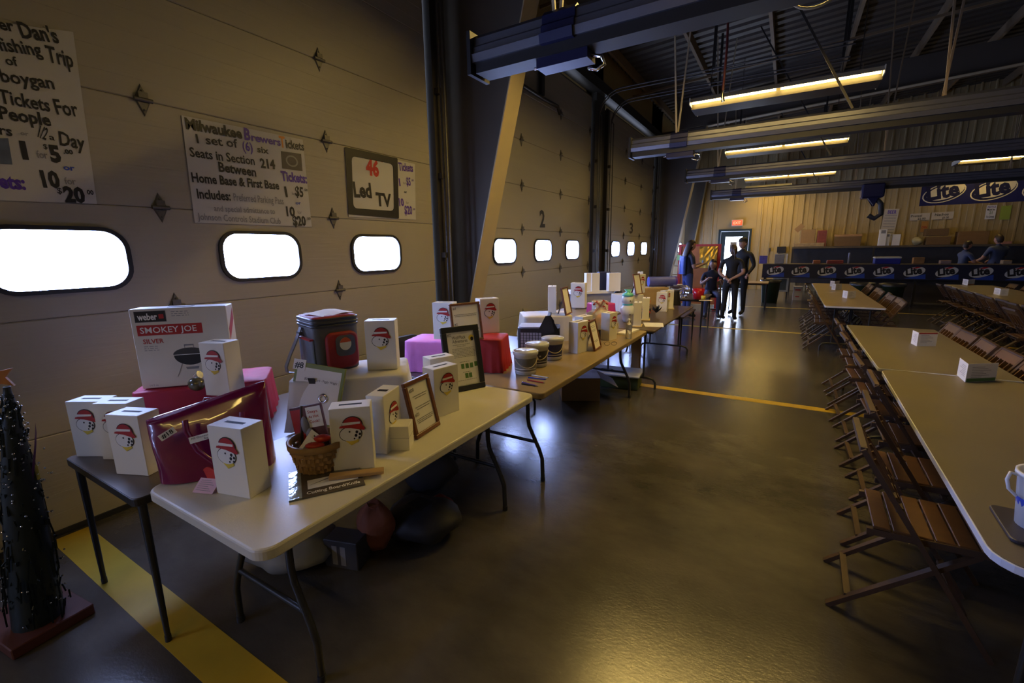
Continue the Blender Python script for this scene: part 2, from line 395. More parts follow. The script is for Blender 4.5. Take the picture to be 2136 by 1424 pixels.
lamp(3.75, 4.96, 17.6, 3.78, 'short fluorescent lamp on the right, above the hanging blue banner', 1)
lamp(-1.5, -.1, 19.0, 3.62, 'short fluorescent lamp close to the far wall, just under the farthest of the row', 1, tube_mid)

def rail(y, z, x0, x1, label):
    t = thing('exhaust_rail', label, 'exhaust rail', (x0, y, z)); Lh = x1 - x0
    prof = [(-.10, .0), (.10, .0), (.11, .05), (.085, .06), (.085, .10), (.07, .115), (.07, .16), (.04, .19), (-.04, .19), (-.07, .16), (-.07, .115), (-.085, .10), (-.085, .06), (-.11, .05)]
    P(rail_m).loft([[(x, a, b_) for a, b_ in prof] for x in (0, Lh)], smooth=False).build('rail_profile', t)
    P(rail_d).box(.02, Lh, -.085, .085, -.07, 0).build('rubber_lip', t)
    P(rail_d).box(-.03, .0, -.12, .12, -.08, .20).build('end_cap', t)
    P(bracket_m).loft([[(x, a * 1.22, b_ * 1.1 - .01) for a, b_ in prof] for x in (.55, .78)], smooth=False).build('bracket', t)
    c = P(bracket_m); c.box(.50, .86, -.07, .07, -.13, -.07); c.build('trolley', t)
    h = P(chrome); h.tube([(.86, 0, -.10), (.93, 0, -.12), (.95, 0, -.17), (.9, 0, -.19), (.84, 0, -.17)], .012, 6); h.tube([(.45, 0, -.1), (.52, 0, -.1)], .01, 6); h.build('hook', t)
    for x in (.62, 3.4, 6.2):
        if x < Lh:
            for s_ in (-.16, .16): P(purlin_m if x > 1 else flange_m).bar((x, s_ * .3, .19), (x + s_, s_, roof_z(x + x0) - z - .12), .02, .02).build('hanger', t)
    P(steel_d).bar((2.6, 0, .2), (1.2, .1, roof_z(x0 + 2) - z - .12), .025, .025).build('sway_brace', t)
    return t
rail(3.0, 2.96, -2.05, 8.0, 'large aluminium vehicle exhaust rail crossing the top of the photo, nearest')
rail(7.0, 3.02, -2.10, 8.0, 'aluminium exhaust rail second from the camera, under the large lamp')
rail(11.0, 3.12, -2.06, 8.0, 'aluminium exhaust rail third from the camera')
rail(15.0, 3.08, -2.08, 8.0, 'farthest aluminium exhaust rail, just above the far bar')
# hose drop
t = thing('hose_drop', 'dark red air hose hanging from the roof beside the large lamp', 'hose', (0, 0, 0))
p = aty(1508, 190, 6.6); q = aty(1520, 0, 6.6); q2 = Vector((q.x, 6.6, roof_z(q.x) - .05))
P(mat('red_hose', (.10, .015, .015), .4)).tube([tuple(q2), (q.x, 6.6, q.z), (q.x + .02, 6.6, p.z + .5), tuple(p)], .014, 8).build('hose', t)
P(chrome).tube([tuple(p), (p.x, p.y, p.z - .06), (p.x + .01, p.y, p.z - .12)], .02, 8).build('coupling', t)
c = aty(1700, 5, 3.9)
P(mat('yellow_cord', (.25, .2, .1), .5)).tube([(c.x + .16 * math.cos(a * PI / 12), 3.9, c.z + .11 + .14 * math.sin(a * PI / 12)) for a in range(-14, 3)], .009, 6).build('cord_loop')
o = bpy.data.objects['cord_loop']; tag(o, 'looped pale cord hanging at the top edge right of the exhaust rail', 'cord')
P(mat('yellow_cord', (.25, .2, .1), .5)).tube([(c.x, 3.9, c.z + .25), (c.x + .05, 3.9, roof_z(c.x) - .03)], .009, 6).build('cord_drop', o)
# top strut handle on door 2
b = P(steel_d).tube([tuple(atx(1085, 190, WX + .06)), tuple(atx(1090, 178, WX + .06)), tuple(atx(1130, 204, WX + .06)), tuple(atx(1163, 222, WX + .06)), tuple(atx(1168, 238, WX + .06))], .03, 6)
b.build('door_strut', bpy.data.objects['door_3'])
b = P(steel_d).box(WX + .03, WX + .09, atx(1130, 204, WX + .06).y - .05, atx(1130, 204, WX + .06).y + .05, atx(1130, 204, WX).z, 4.8).build('operator_arm', bpy.data.objects['door_3'])
# hose unit hanging in front of the bar
t = thing('hose_reel', 'dark blue exhaust hose reel hanging from the farthest rail before the bar', 'hose reel', (0, 0, 0))
p0, p1 = aty(1798, 385, 14.9), aty(1842, 412, 14.9)
P(bracket_m).bbox(p0.x, p1.x, 14.7, 15.1, p1.z, p0.z, .03).build('housing', t)
b = P(rubber).tube([(p1.x - .15, 14.9, p1.z), (p1.x - .02, 14.9, p1.z - .15), (p1.x, 14.9, p1.z - .4), (p1.x - .12, 14.9, p1.z - .5), (p1.x - .25, 14.9, p1.z - .42)], .06, 10); b.build('hose', t)
P(bracket_m).loft([[(p0.x + .15, 14.8, p1.z), (p1.x - .1, 14.8, p1.z), (p1.x - .1, 15, p1.z), (p0.x + .15, 15, p1.z)], [(p0.x + .3, 14.85, p1.z - .2), (p1.x - .2, 14.85, p1.z - .2), (p1.x - .2, 14.95, p1.z - .2), (p0.x + .3, 14.95, p1.z - .2)]], smooth=False).build('nozzle', t)

# ================================================================ posters on the near door
poster = mat('poster_board', (.50, .50, .50), .6, var=.03)
def wall_poster(name, corners, label, material=poster):
    ps = [atx(u, v, WX + .012) for u, v in corners]
    b = P(material); b.loft([[(WX + .004, p.y, p.z) for p in ps], [(WX + .008, p.y, p.z) for p in ps]], smooth=False)
    o = b.build(name); return tag(o, label, 'poster')
XT = WX + .010
def lines(items, parent, X=XT):
    b = MB()
    for it in items:
        m_, body, u0, v0, u1, v1, h = it[:7]
        b.m(m_); wall_text(b, body, u0, v0, u1, v1, h, it[7] if len(it) > 7 else .012, X)
    return b.build('lettering', parent)
K, B_, V_, O_, G_, R_ = black_p, blue_p, purple_p, orange_p, grey_p, red_p
po = wall_poster('poster', [(203, 425), (-160, 412), (-200, 20), (153, 66)], 'large handwritten fishing trip poster on the near door, leftmost, cut by the photo edge')
lines([(K, 'er', 0, 61, 33, 66, 22, .03), (K, "Dan's", 46, 78, 125, 90, 30, .03), (K, 'fishing', 0, 105, 90, 117, 26, .02), (K, 'Trip', 100, 128, 155, 141, 32, .02), (K, 'of', 14, 135, 40, 138, 18, .02),
       (K, 'boygan', 4, 170, 115, 186, 26, .02), (K, 'Tickets', 0, 214, 106, 233, 28, .02), (K, 'For', 119, 238, 166, 243, 30, .02), (K, 'People', 0, 247, 108, 263, 26, .03), (K, 'rs', 0, 280, 27, 284, 20, .02),
       (G_, 'or', 43, 281, 60, 284, 9), (K, '1/2', 78, 285, 96, 292, 26), (K, 'a', 103, 291, 115, 293, 12), (K, 'Day', 125, 302, 178, 312, 28, .02), (K, '1', 47, 330, 74, 333, 34, .05), (G_, 'for', 78, 329, 101, 331, 15),
       (K, '$', 91, 310, 100, 311, 10), (K, '5', 107, 336, 130, 338, 32, .05), (K, '.00', 133, 320, 153, 322, 9, .03), (B_, 'or', 133, 354, 157, 356, 11, .03), (V_, 'ets:', 0, 391, 55, 395, 28, .04),
       (K, '10', 90, 389, 128, 391, 32, .05), (G_, 'for', 136, 384, 160, 385, 14), (K, '$', 120, 403, 130, 404, 12), (K, '20', 136, 420, 180, 422, 30, .05), (K, '00', 182, 405, 196, 406, 9, .03)], po)
ph = P(mat('photo_print', (.10, .13, .20), .4, var=.8, scale=9)); ps = [atx(*q, XT) for q in ((-60, 288), (17, 288), (26, 343), (-60, 338))]
ph.loft([[(XT, p.y, p.z) for p in ps], [(XT + .001, p.y, p.z) for p in ps]], smooth=False); ph.build('photograph', po)
po = wall_poster('poster', [(651, 473), (407, 464), (379, 240), (632, 291)], 'handwritten ball game tickets poster between two oval windows of the near door')
lines([(K, 'Milwaukee', 388, 268, 506, 289, 22, .04), (V_, 'B', 510, 290, 523, 293, 23, .04), (V_, 'rewers', 525, 293, 586, 304, 15, .03), (O_, 'T', 584, 306, 596, 308, 22, .03), (K, 'ickets', 597, 308, 635, 314, 17, .03),
       (K, '1 set of', 411, 298, 497, 308, 18, .02), (V_, '(6)', 507, 313, 528, 316, 18, .02), (K, 'six', 537, 317, 561, 321, 13, .02), (K, 'Seats in Section', 397, 326, 532, 344, 19, .02), (K, '214', 544, 349, 575, 352, 18, .04),
       (K, 'Between', 457, 357, 535, 368, 19, .03), (K, 'Home Base & First Base', 401, 379, 583, 395, 19, .03), (K, 'Includes:', 412, 413, 482, 418, 19, .03), (G_, 'Preferred Parking Pass', 488, 418, 592, 426, 15),
       (G_, 'and special admittance to', 447, 440, 574, 446, 12), (G_, 'Johnson Controls Stadium Club', 413, 458, 586, 467, 14), (V_, 'Tickets:', 587, 376, 641, 382, 19, .04), (K, '1', 596, 410, 608, 410, 20, .04), (G_, 'for', 609, 406, 617, 406, 6),
       (K, '$5', 616, 408, 633, 411, 20, .03), (K, '.00', 634, 398, 642, 399, 5), (B_, 'or', 617, 426, 628, 426, 6, .03), (K, '10', 598, 450, 616, 451, 19, .04), (G_, 'for', 621, 446, 630, 446, 7), (K, '$20', 612, 470, 639, 470, 19, .04), (K, '.00', 640, 458, 648, 458, 5)], po)
ph = P(mat('dark_print', (.07, .06, .07), .5, var=.5)); ps = [atx(*q, XT) for q in ((586, 315), (628, 321), (631, 357), (589, 351))]
ph.loft([[(XT, p.y, p.z) for p in ps], [(XT + .001, p.y, p.z) for p in ps]], smooth=False); o = ph.build('photograph', po)
c1 = atx(609, 336, XT + .002); b = P(grey_p); b.loft([[(XT + .002, c1.y + r * math.cos(a * PI / 12) * .055, c1.z + r * math.sin(a * PI / 12) * .045) for a in range(24)] for r in (1, .75)], cap=False, smooth=False); b.build('ring_emblem', o)
# led television poster: black screen frame on white sheet
po = wall_poster('poster', [(868, 458), (728, 452), (719, 307), (866, 342)], 'poster drawn as a television with a thick black frame, rightmost on the near door')
b = P(black_p); O4 = [(719, 306), (829, 330), (832, 456), (727, 447)]; I4 = [(733, 325), (820, 342), (822, 440), (737, 434)]
def subdiv(q, n=10):
    r = []
    for i in range(4):
        p, s_ = q[i], q[(i + 1) % 4]
        for k in range(n): r.append((p[0] + (s_[0] - p[0]) * k / n, p[1] + (s_[1] - p[1]) * k / n))
    return r
def rnd(q, k=.10):
    r = []
    for i in range(4):
        p, a, c_ = q[i], q[i - 1], q[(i + 1) % 4]
        s0 = (p[0] + (a[0] - p[0]) * k, p[1] + (a[1] - p[1]) * k); s1 = (p[0] + (c_[0] - p[0]) * k, p[1] + (c_[1] - p[1]) * k)
        for t in range(5):
            u = t / 4; r.append(((1 - u) ** 2 * s0[0] + 2 * u * (1 - u) * p[0] + u * u * s1[0], (1 - u) ** 2 * s0[1] + 2 * u * (1 - u) * p[1] + u * u * s1[1]))
    return r
oo = [atx(*q, XT) for q in rnd(O4, .02)]; ii = [atx(*q, XT) for q in rnd(I4)]
b.loft([[(XT - .001, p.y, p.z) for p in oo], [(XT + .003, p.y, p.z) for p in oo], [(XT + .003, p.y, p.z) for p in ii], [(XT, p.y, p.z) for p in ii]], cap=False, smooth=False); b.build('screen_frame', po)
lines([(R_, '46', 764, 362, 791, 368, 31, .05), (R_, '"', 794, 342, 798, 343, 6), (K, 'Led', 739, 410, 776, 412, 30, .04), (K, 'TV', 785, 428, 817, 431, 26, .04), (V_, 'Tickets', 832, 355, 862, 358, 16, .03), (V_, '1', 833, 387, 839, 387, 14, .05),
       (G_, 'for', 841, 384, 847, 384, 5), (V_, '$5', 848, 386, 857, 387, 16, .03), (V_, '.00', 858, 378, 863, 378, 4), (K, 'or', 843, 402, 849, 403, 5, .03), (V_, '10', 833, 429, 843, 429, 15, .04), (G_, 'for', 847, 425, 853, 425, 5),
       (V_, '$20', 844, 446, 860, 447, 17, .03), (V_, '.00', 861, 438, 866, 438, 4)], po)

# ================================================================ tables
def splay_legs(t, L_, W_, h, ends=(0, 1)):
    for e in ends:
        y = .22 if e == 0 else L_ - .22; dy = -.05 if e == 0 else .05
        for s_ in (-1, 1):
            cx = W_ / 2
            pts = [(cx + s_ * .17, y, h), (cx + s_ * .17, y, .46), (cx + s_ * .18, y, .40), (cx + s_ * .26, y, .24), (cx + s_ * .285, y, .17), (cx + s_ * .29, y, .015)]
            lg = P(leg_m).tube(pts, .0145, 10).build('leg', t)
            P(rubber).tube([(cx + s_ * .29, y, .03), (cx + s_ * .29, y, 0)], .017, 10).build('foot_cap', lg)
        P(leg_m).tube([(W_ / 2 - .24, y, .29), (W_ / 2 + .24, y, .29)], .012, 8).build('crossbar', t)
        P(leg_m).tube([(W_ / 2 - .2, y, h - .02), (W_ / 2 + .2, y, h - .02)], .012, 8).build('pivot_bar', t)
        P(leg_m).tube([(W_ / 2, y, .46), (W_ / 2, y + (.35 if e == 0 else -.35), h)], .006, 6).build('brace', t)
def h_legs(t, L_, W_, h):
    for y, q in ((.2, 1), (L_ - .2, -1)):
        for s_ in (-1, 1):
            cx = W_ / 2 + s_ * .22
            P(leg_m).tube([(cx, y, h), (cx, y, .13)], .0125, 8).build('leg', t)
        b = P(leg_m).tube([(W_ / 2 - .36, y, 0), (W_ / 2 - .36, y, .08), (W_ / 2 - .33, y, .12), (W_ / 2 - .28, y, .13), (W_ / 2 + .28, y, .13), (W_ / 2 + .33, y, .12), (W_ / 2 + .36, y, .08), (W_ / 2 + .36, y, 0)], .0135, 8)
        b.build('foot_rail', t)
        P(leg_m).bar((W_ / 2, y, .42), (W_ / 2, y + q * .3, h), .02, .008).build('brace', t)
def folding_table(x0, x1, y0, y1, H, m_top, label, legs='splay', r=.05, th=.045, edge=None, rz=0, name='folding_table', group=None):
    t = thing(name, label, 'table', (x0, y0, 0), rz, group); W_ = x1 - x0; L_ = y1 - y0
    if edge:
        P(edge).slab(rrect(0, W_, 0, L_, r), H - th, H - .002, .002).build('edge_band', t)
        P(m_top).slab(rrect(.004, W_ - .004, .004, L_ - .004, r), H - .004, H).build('tabletop', t)
    else:
        P(m_top).slab(rrect(0, W_, 0, L_, r, 8), H - th, H, .008).build('tabletop', t)
    P(leg_m).box(.05, W_ - .05, .08, .10, H - th - .03, H - th).box(.05, W_ - .05, L_ - .10, L_ - .08, H - th - .03, H - th).box(.05, .07, .08, L_ - .08, H - th - .03, H - th).box(W_ - .07, W_ - .05, .08, L_ - .08, H - th - .03, H - th).build('frame_rail', t)
    if legs == 'splay': splay_legs(t, L_, W_, H - th)
    elif legs == 'h': h_legs(t, L_, W_, H - th)
    elif legs == 'post':
        for x in (.035, W_ - .035):
            for y in (.035, L_ - .035):
                lg = P(leg_m).tube([(x, y, H - th), (x, y, .02)], .017, 8, r2=.011).build('leg', t)
                P(rubber).tube([(x, y, .03), (x, y, 0)], .013, 8).build('foot_cap', lg)
    return t
TT = .74
folding_table(-2.90, -2.13, .61, 2.42, .70, dark_top, 'dark brown metal-edged table against the near door, behind the white table', 'post', .03, .035, steel_d)
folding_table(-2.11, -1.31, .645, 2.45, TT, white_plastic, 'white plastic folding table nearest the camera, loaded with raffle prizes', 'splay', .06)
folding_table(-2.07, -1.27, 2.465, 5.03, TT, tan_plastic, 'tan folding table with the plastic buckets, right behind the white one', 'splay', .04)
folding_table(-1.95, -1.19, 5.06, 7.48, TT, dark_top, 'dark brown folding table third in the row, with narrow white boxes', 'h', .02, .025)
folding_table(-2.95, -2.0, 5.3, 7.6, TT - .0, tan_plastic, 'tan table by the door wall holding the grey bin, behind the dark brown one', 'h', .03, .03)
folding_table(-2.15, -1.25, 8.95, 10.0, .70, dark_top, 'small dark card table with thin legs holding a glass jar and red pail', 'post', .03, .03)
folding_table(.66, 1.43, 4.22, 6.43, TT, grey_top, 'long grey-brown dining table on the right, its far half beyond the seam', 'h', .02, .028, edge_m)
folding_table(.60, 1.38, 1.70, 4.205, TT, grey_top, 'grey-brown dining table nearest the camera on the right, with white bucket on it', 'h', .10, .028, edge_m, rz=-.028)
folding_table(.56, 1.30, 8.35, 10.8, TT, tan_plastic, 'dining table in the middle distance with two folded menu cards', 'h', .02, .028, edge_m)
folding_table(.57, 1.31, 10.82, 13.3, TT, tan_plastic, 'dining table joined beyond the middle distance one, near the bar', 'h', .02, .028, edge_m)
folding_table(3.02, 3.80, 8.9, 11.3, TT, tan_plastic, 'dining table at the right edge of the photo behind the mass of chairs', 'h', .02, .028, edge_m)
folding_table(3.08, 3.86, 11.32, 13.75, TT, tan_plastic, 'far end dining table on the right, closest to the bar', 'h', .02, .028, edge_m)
folding_table(-1.3, -.35, 12.95, 13.7, TT, mat('oak_top', (.22, .12, .05), .4, var=.2), 'small brown wooden table behind the two standing people', 'post', .02, .03)

# ================================================================ wooden folding chairs
def make_chair(bm_):
    t = thing('folding_chair', '', 'chair')
    for s_ in (-1, 1):
        P(bm_).bar((.42, s_ * .205, 0), (-.075, s_ * .205, .80), .032, .020).build('back_post', t)
        P(bm_).bar((-.12, s_ * .175, 0), (.34, s_ * .175, .43), .030, .020).build('rear_leg', t)
        P(steel_d).tube([(.16, s_ * .17, .43), (.16, s_ * .21, .43)], .007, 6).build('pivot', t)
    for z, x in ((.16, .32), (.60, .05)): P(bm_).bar((x, -.2, z), (x, .2, z), .022, .022).build('stretcher', t)
    P(bm_).bar((-.05, -.17, .07), (-.05, .17, .07), .026, .018).build('stretcher', t)
    k = Vector((-.495, 0, .80)).normalized(); base = Vector((.42, 0, 0))
    pt = lambda d, y: tuple(base + k * d + Vector((.0, y, 0)))
    b = P(bm_); L0 = .94
    b.bar(pt(.935, -.205), pt(.935, .205), .024, .024); b.build('top_rail', t)
    b = P(chair_s); b.M = Matrix.Translation(base + k * .855) @ Matrix.Rotation(-math.atan2(.495, .80), 4, 'Y'); b.bbox(-.008, .008, -.19, .19, 0, .075, .003); b.build('back_panel', t)
    for y in (-.135, -.045, .045, .135): P(chair_s).bar(pt(.66, y), pt(.86, y), .012, .034).build('back_slat', t)
    P(bm_).bar(pt(.655, -.2), pt(.655, .2), .022, .022).build('lower_back_rail', t)
    for s_ in (-.18, .18): P(bm_).bar((-.02, s_, .425), (.40, s_, .445), .022, .028).build('seat_rail', t)
    for q in range(6): 
        x = .0 + q * .068; P(chair_s).bbox(x, x + .062, -.185, .185, .440 + q * .001, .454 + q * .001, .003).build('seat_slat', t)
    return t
proto = make_chair(chair_m); used = [False]
def chair(x, y, rz, label, group):
    c_ = copy_tree(proto) if used[0] else proto; used[0] = True
    c_.location = (x, y, 0); c_.rotation_euler = (0, 0, rz); c_['label'] = label; c_['group'] = group
g1 = 'folding chairs along the aisle side of the long table'
ordn = ['nearest', 'second', 'third', 'fourth', 'fifth', 'sixth', 'seventh', 'eighth', 'ninth', 'tenth', 'eleventh']
for i, (x, y, a) in enumerate(((.43, 2.49, -.03), (.53, 3.05, -.03), (.62, 3.63, -.02), (.60, 4.17, .02), (.62, 4.70, 0), (.60, 5.22, .03), (.63, 5.75, -.02), (.62, 6.25, 0))):
    chair(x, y, a, '%s wooden folding chair from the camera, aisle side of the long right table' % ordn[i], g1)
for i, (x, y, a) in enumerate(((1.52, 6.44, PI), (1.50, 5.92, PI + .04), (1.51, 5.45, PI - .04), (1.52, 4.98, PI), (1.52, 4.50, PI + .02), (1.5, 4.0, PI), (1.50, 3.5, PI - .03))):
    chair(x, y, a, '%s slat-back folding chair counted from the far end, right side of the long table' % ordn[i], 'folding chairs along the right side of the long table')
for i, y in enumerate((8.75, 9.25, 9.75, 10.25, 10.85, 11.4, 12.0)):
    chair(.47 + .02 * (i % 2), y, .03 * (i % 3 - 1), '%s folding chair from the camera, left side of the middle distance table' % ordn[i], 'folding chairs left of the middle table')
for i, y in enumerate((8.85, 9.3, 9.75, 10.2, 10.75, 11.3, 11.9, 12.5)):
    chair(1.50 + .03 * (i % 2), y, PI + .05 * (i % 3 - 1), '%s folding chair from the camera, right side of the middle distance table' % ordn[i], 'folding chairs right of the middle table')
for i, y in enumerate((8.7, 9.15, 9.6, 10.05, 10.5, 10.95, 11.4, 11.85, 12.35, 12.85)):
    chair(2.90 - .03 * (i % 2), y, .02 * (i % 3 - 1), '%s chair from the camera in the dark mass left of the far right table' % ordn[i], 'folding chairs left of the far right table')
for i, y in enumerate((6.55, 7.0, 7.45, 7.9, 8.35)):
    chair(2.62 + .1 * (i % 2), y, -.04 + .04 * (i % 3), '%s dark folding chair from the camera in the near cluster at the right photo edge' % ordn[i], 'clustered folding chairs at the right edge')
for i, y in enumerate((9.6, 10.3, 11.0, 11.8, 12.6, 13.3)):
    chair(3.98, y, PI, '%s folding chair from the camera, beyond the far right table' % ordn[i], 'folding chairs right of the far right table')

# ================================================================ ballot boxes
def emblem(parent, x, z, s, y=0.0, M=None):
    """a plain stand-in badge: red fire helmet above a spotted white patch and a yellow band"""
    b = MB(); 
    if M is not None: b.M = M
    def disc(m_, pts, d): b.m(m_).loft([[(x + p * s, y - d, z + q * s) for p, q in pts], [(x + p * s, y - d - .001, z + q * s) for p, q in pts]], smooth=False)
    el = lambda cx, cz, rx, rz, n_=18, a0=0, a1=360: [(cx + rx * math.cos(math.radians(a0 + (a1 - a0) * i / (n_ if a1 - a0 == 360 else n_ - 1))), cz + rz * math.sin(math.radians(a0 + (a1 - a0) * i / (n_ if a1 - a0 == 360 else n_ - 1)))) for i in range(n_)]
    disc(black_p, el(-.02, -.12, .40, .30), .001); disc(white_p, el(-.02, -.12, .375, .275), .002)
    disc(yellow_p, [(-.22, -.36), (.2, -.30), (.25, -.42), (-.02, -.56)], .0015)
    disc(black_p, el(.06, .22, .36, .34, 14, 0, 180) + [(-.30, .16), (.42, .16)][:1], .0028)
    disc(red_p, el(.06, .22, .335, .31, 14, 0, 180), .0035)
    disc(red_p, [(-.36, .22), (-.40, .15), (.0, .12), (.46, .0), (.50, .08), (.38, .24)], .004)
    disc(white_p, [(-.28, .34), (.34, .34), (.33, .26), (-.28, .24)], .0046)
    for cx, cz, r in ((.2, -.05, .05), (.3, -.14, .045), (.16, -.18, .05), (.27, -.27, .035), (.1, -.3, .03), (-.05, -.02, .03)): disc(black_p, el(cx, cz, r, r * 1.2, 8), .003)
    return b.build('emblem', parent)
def ballot(p, ang, label, z=TT, w_=.165, d_=.10, h=.278, side='front', group='white raffle boxes', em=True):
    """p: front-left bottom corner (x, y); ang: direction of the front edge"""
    t = thing('raffle_box', label, 'box', (p[0], p[1], z), ang, group)
    P(white_box).bbox(0, w_, 0, d_, 0, h, .002).build('body', t)
    P(slot_shade_m).box(w_ * .22, w_ * .78, d_ * .42, d_ * .58, h - .002, h + .0006).build('slot_shade', t)  # no hole cut: a dark patch paints the shade of the slot
    if em and side == 'front': emblem(t, w_ / 2, h * .64, .115)
    if em and side == 'right': emblem(t, 0, h * .60, .105, M=Matrix.Translation((w_, d_ / 2, 0)) @ Matrix.Rotation(PI / 2, 4, 'Z'))
    return t
def bal_px(p1, p2, z, label, **k):
    a, c_ = atz(*p1, z), atz(*p2, z); d = c_ - a
    return ballot((a.x, a.y), math.atan2(d.y, d.x), label, z=z, **k)
bal_px((160, 952), (225, 952), .70, 'white raffle box farthest left on the dark table')
bal_px((215, 958), (258, 958), .70, 'white raffle box on the dark table, middle of three, half hidden')
bal_px((243, 988), (316, 993), .70, 'white raffle box on the dark table beside the purple tote')
bal_px((453, 1028), (518, 1040), TT, 'white raffle box standing in front of the purple tote, nearest the camera', h=.28)
bal_px((697, 985), (782, 975), TT, 'white raffle box on the white table in front of the woven basket')
a = atz(772, 945, TT); ballot((a.x, a.y), .35, 'white raffle box turned edge-on behind the one by the basket', w_=.085, d_=.17, side='right')
ballot((-1.59, 1.80), 1.38, 'white raffle box right of the leaning brown frame on the white table', w_=.175)
a = atz(898, 862, TT); ballot((-1.77, 1.98), 1.2, 'white raffle box half hidden just behind the one beside the leaning frame', h=.278)
# small plain carton
a = atz(803, 940, TT); t = thing('small_carton', 'small plain white carton in front of the leaning brown frame', 'box', (a.x, a.y, TT), .55)
P(white_box).bbox(0, .115, 0, .10, 0, .118, .002).build('body', t); P(grey_p).box(-.0005, .1155, -.0006, .1006, .060, .061).build('lid_seam', t)

# ================================================================ framed notices
def framed(p1, p2, z, h, lean, fm_, label, txt, rim=.022, sheet=paper, wid=None, group=None):
    a, c_ = (atz(*p1, z), atz(*p2, z)) if len(p1) == 2 and p1[0] > 20 else (Vector((*p1, z)), Vector((*p2, z)))
    d = c_ - a; w_ = wid or d.length
    t = thing('picture_frame', label, 'frame', (a.x, a.y, z), math.atan2(d.y, d.x), group)
    R = Matrix.Rotation(-lean, 4, 'X')
    def part(b, nm, par=t): o = b.build(nm, par); return o
    b = P(fm_); b.M = R
    b.bbox(0, w_, -.012, .008, 0, rim, .003).bbox(0, w_, -.012, .008, h - rim, h, .003).bbox(0, rim, -.012, .008, rim, h - rim, .003).bbox(w_ - rim, w_, -.012, .008, rim, h - rim, .003); part(b, 'frame_border')
    b = P(sheet); b.M = R; b.box(rim * .7, w_ - rim * .7, -.003, .004, rim * .7, h - rim * .7); part(b, 'sheet')
    b = MB(); b.M = R
    for m_, s_, x, zz, hh, ww in txt: b.m(m_).text(s_, x * w_, zz * h, hh, ww * w_ if ww else None, -.0035)
    if txt: part(b, 'lettering')
    b = P(wood_k); top = R @ Vector((w_ / 2, .008, h * .7)); b.bar(tuple(top), (w_ / 2, top.y + .3 * h * math.cos(lean) * .8, 0), .04, .004); part(b, 'easel_back')
    return t, R, w_
T20 = [(K, '#20', .16, .80, .017, None), (K, '#21', .16, .36, .017, None)]
for q, zz in enumerate((.70, .665, .55, .52)): T20.append((G_, 'two tickets and a gift' if q % 2 else 'certificate for the winner', .22, zz, .006, .55))
for q, zz in enumerate((.28, .25, .22)): T20.append((G_, 'donated by a neighbour', .22, zz, .006, .6))
T20 = [x for x in T20 if x[1].startswith('#')]
def scribbles(w_, h, R, rows, parent, y=-.0035, m_=grey_p):
    """fine print too small to read: broken dark strokes"""
    b = P(m_); b.M = R; rg = random.Random(len(rows))
    for x0, x1, z, hh in rows:
        x = x0
        while x < x1:
            l = rg.uniform(.012, .05); e = min(x + l, x1)
            b.box(x * w_, e * w_, y - .0005, y, z * h, z * h + hh); x = e + .012
    return b.build('fine_print', parent)
t, R, w_ = framed((867, 917), (916, 885), TT, .285, .22, wood_b, 'brown wooden frame leaning on the white table in front of a raffle box', T20)
scribbles(w_, .285, R, [(.24, .8, .70, .004), (.3, .75, .66, .004), (.25, .85, .50, .004), (.3, .8, .46, .004), (.2, .85, .29, .004), (.2, .85, .26, .004), (.22, .8, .23, .004)], t)
t, R, w_ = framed((935, 822), (1012, 806), TT, .43, .2, wood_k, 'large black frame with an adventure notice at the far end of the white table',
                  [(K, '#22', .16, .85, .02, .1), (K, 'Wolf Pack', .27, .80, .022, .36), (K, 'Adventures', .27, .745, .022, .40)], .038)
scribbles(w_, .43, R, [(.27, .72, .71, .003), (.38, .6, .685, .003)] + [(.24, .84, .65 - .022 * k, .003) for k in range(7)] + [(.4, .65, .44, .004), (.45, .65, .28, .004), (.3, .8, .16, .003)], t)
b = P(yellow_p); b.M = R; b.loft([[(w_ * .78 + .02 * math.cos(a * PI / 8), -.0036 - d_, .43 * .80 + .02 * math.sin(a * PI / 8)) for a in range(16)] for d_ in (0, .0006)], smooth=False)
b.m(black_p).loft([[(w_ * .78 + .011 * math.cos(a * PI / 4) + .004, -.0044 - d_, .43 * .785 + .014 * math.sin(a * PI / 4)) for a in range(8)] for d_ in (0, .0006)], smooth=False); b.build('round_emblem', t)
b = P(green_p); b.M = R
for x, zz in ((.42, .34), (.54, .34), (.66, .34), (.78, .35), (.50, .19), (.60, .19)): b.box(x * w_, x * w_ + .022, -.0044, -.0034, zz * .43, zz * .43 + .032)
b.build('small_pictures', t)

